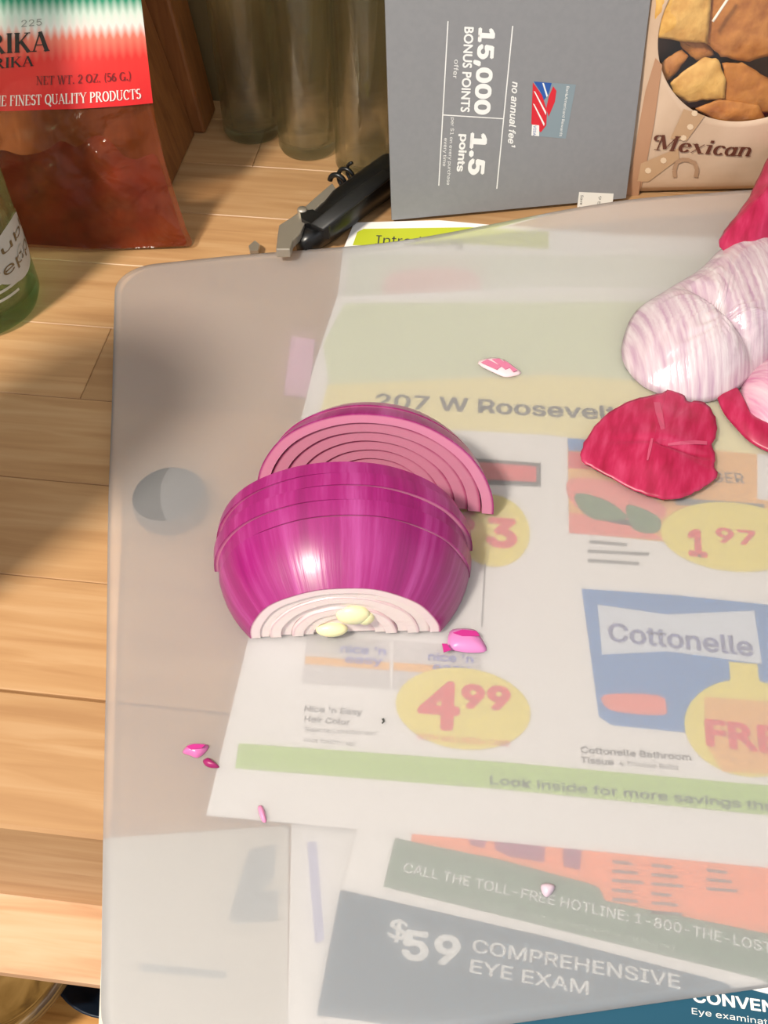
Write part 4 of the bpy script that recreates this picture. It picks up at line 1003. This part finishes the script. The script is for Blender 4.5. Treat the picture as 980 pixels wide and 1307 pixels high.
chips = [([(838, -20), (910, -20), (904, 56), (868, 52), (838, 47)], 0, .004, 'broad pale golden tortilla chip high up in the bag window'),
         ([(858, 108), (880, 90), (902, 76), (918, 78), (928, 104), (926, 128), (905, 128), (880, 133), (862, 118)], 0, .003, 'pale golden tortilla chip low in the bag window'),
         ([(906, -20), (990, -20), (1000, 70), (960, 82), (924, 76), (902, 56)], 1, .0005, 'large toasted tortilla chip beside the pale golden ones'),
         ([(926, 84), (950, 84), (990, 110), (1010, 146), (960, 150), (925, 140), (930, 120)], 1, .001, 'toasted tortilla chip below the large toasted one'),
         ([(870, 50), (906, 58), (916, 76), (896, 82), (878, 66)], 1, -.002, 'small toasted chip tucked behind the pale golden chips'),
         ([(890, 140), (920, 130), (970, 138), (980, 156), (920, 158)], 1, .003, 'toasted chip lying along the bottom of the bag window'),
         ([(840, 100), (856, 84), (876, 72), (884, 78), (862, 104), (850, 116)], 1, -.003, 'narrow toasted chip in the shadowed corner of the window')]
for i, (ol_, mi, dep, lb) in enumerate(chips):
    ab = [Vector(PC.ab(x, y, .006)) for x, y in ol_]; sm_ = []
    for q in range(len(ab)):
        for t in range(5): sm_.append(ab[q].lerp(ab[(q + 1) % len(ab)], t / 5) + Vector((random.uniform(-.0003, .0003), random.uniform(-.0003, .0003))))
    R3, F3 = rings(sm_, 7); c = PC.at(R3[0][0], R3[0][1], .002)
    tw = random.uniform(-.15, .15)
    V = [PC.at(a, b, dep - .0010 + .0016 * (1 - s * s) + tw * (a - R3[0][0]) * .3 + .0005 * math.sin(a * 400 + i) * math.sin(b * 380)) for a, b, s in R3]
    o = obj('tortilla_chip', V, F3, M_CH[mi], None, True, loc=c); solidify(o, .0014)
    tag(o, lb, 'tortilla chip', 'chips behind the bag window')

# ------------------------------------------------------------------ waiter's corkscrew
M_STEEL = mat('brushed_steel', (190, 182, 168), .42, Metallic=.8); M_BLKP = mat('black_plastic', (14, 14, 15), .32)
ck = thing('corkscrew', px(430, 285), 'black handled folding corkscrew with steel lever beside the envelope', 'corkscrew')
def bar(pts, wz, name, m, parent):
    """loft of elliptical sections: pts (x px, y px, z centre, half width, half height)"""
    C_ = [(px(x, y, zc), hw, hh) for x, y, zc, hw, hh in pts]; V, F = [], []; sg = 16
    for i, (c, hw, hh) in enumerate(C_):
        d = C_[min(i + 1, len(C_) - 1)][0] - C_[max(i - 1, 0)][0]; d.z = 0; d.normalize(); s = Vector((-d.y, d.x, 0))
        for k in range(sg):
            a = 2 * PI * k / sg; ca_, sa_ = math.cos(a), math.sin(a); e = .65
            V.append(c + s * hw * math.copysign(abs(ca_) ** e, ca_) + UPZ * hh * math.copysign(abs(sa_) ** e, sa_))
    for i in range(len(C_) - 1):
        for k in range(sg): k2 = (k + 1) % sg; F.append((i * sg + k, i * sg + k2, (i + 1) * sg + k2, (i + 1) * sg + k))
    F += [tuple(range(sg))[::-1], tuple(range((len(C_) - 1) * sg, len(C_) * sg))]
    return obj(name, V, F, m, parent, True)
hd = bar([(384, 316, .0065, .003, .0045), (392, 308, .0070, .0056, .0060), (416, 288, .008, .0076, .0076), (440, 264, .009, .0092, .0088), (475, 238, .009, .0096, .0088), (503, 217, .009, .0094, .0086), (515, 208, .009, .006, .005)], 0, 'handle', M_BLKP, ck)
bar([(405, 290, .0172, .0042, .0010), (450, 254, .0176, .0046, .0010), (495, 221, .0174, .0040, .0010)], 0, 'handle_inlay', mat('soft_black_rubber', (26, 27, 28), .5), hd)
lev = [(424, 233), (432, 246), (412, 258), (397, 272), (390, 283), (384, 296), (374, 306), (370, 318), (352, 318), (354, 300), (356, 287), (372, 277), (385, 267), (404, 250)]
P = [px(x, y, .015) for x, y in lev]; V, F = slab([p - UPZ * .005 for p in P], UPZ, .005)
lo_ = obj('lever', V, F, M_STEEL, ck); bv = lo_.modifiers.new('bevel', 'BEVEL'); bv.width = .0006; bv.segments = 2
V, F = lathe([(0, .0178), (.0022, .0178), (.0026, .0172), (.0026, .0080), (0, .0080)], px(386, 272, .015) * 1 - UPZ * .015, 16); obj('hinge_pin', V, F, M_STEEL, ck, True)
P = [px(x, y, .010) for x, y in ((384, 285), (400, 282), (422, 296), (420, 302), (398, 300), (386, 294))]; V, F = slab([p - UPZ * .0015 for p in P], UPZ, .0085); obj('pivot_bracket', V, F, M_BLKP, ck)
sp0 = px(428, 236, .011); sp1 = px(452, 219, .012); dv = (sp1 - sp0); pts = []
sd = Vector((-dv.y, dv.x, 0)).normalized()
for i in range(60):
    t = i / 59; a = t * 2 * PI * 2.2
    pts.append(sp0 + dv * t + sd * .0040 * math.cos(a) + UPZ * .0040 * math.sin(a) + UPZ * .001)
V, F = tube(pts, lambda t: .0015 - .0006 * t, 8); obj('worm', V, F, M_BLKP, ck, True)
P = [px(x, y, .002) for x, y in ((318, 320), (326, 313), (332, 318), (330, 326), (320, 326))]; V, F = slab(P, UPZ, .003)
fk = obj('metal_clip', V, F, M_STEEL, None, loc=P[0]); tag(fk, 'small dark metal tip poking out from under the mat edge', 'metal clip')

# ------------------------------------------------------------------ unseen brown crock, added left of the picture to cast the shadow across the worktop
ac = Vector((-.238, .176, 0))
cr = thing('shadow_caster_crock', ac, 'unseen red brown crock added to cast a shadow band, left of the cutting mat', 'crock')
V, F = lathe([(0, 0), (.038, 0), (.041, .003), (.0435, .03), (.0435, .165), (.041, .182), (.0385, .19), (.0405, .198), (.0405, .203), (.036, .203), (.035, .19), (.0385, .178), (.0395, .03), (.036, .008), (0, .006)], ac, 48)
obj('crock_body', V, F, mat('red_brown_glaze', (120, 58, 34), .3), cr, True)
V, F = lathe([(0, .2035), (.042, .2035), (.042, .208), (.03, .214), (.010, .217), (.007, .222), (.010, .228), (.008, .232), (0, .233)], ac, 40)
obj('lid', V, F, MATS['red_brown_glaze'], cr, True)
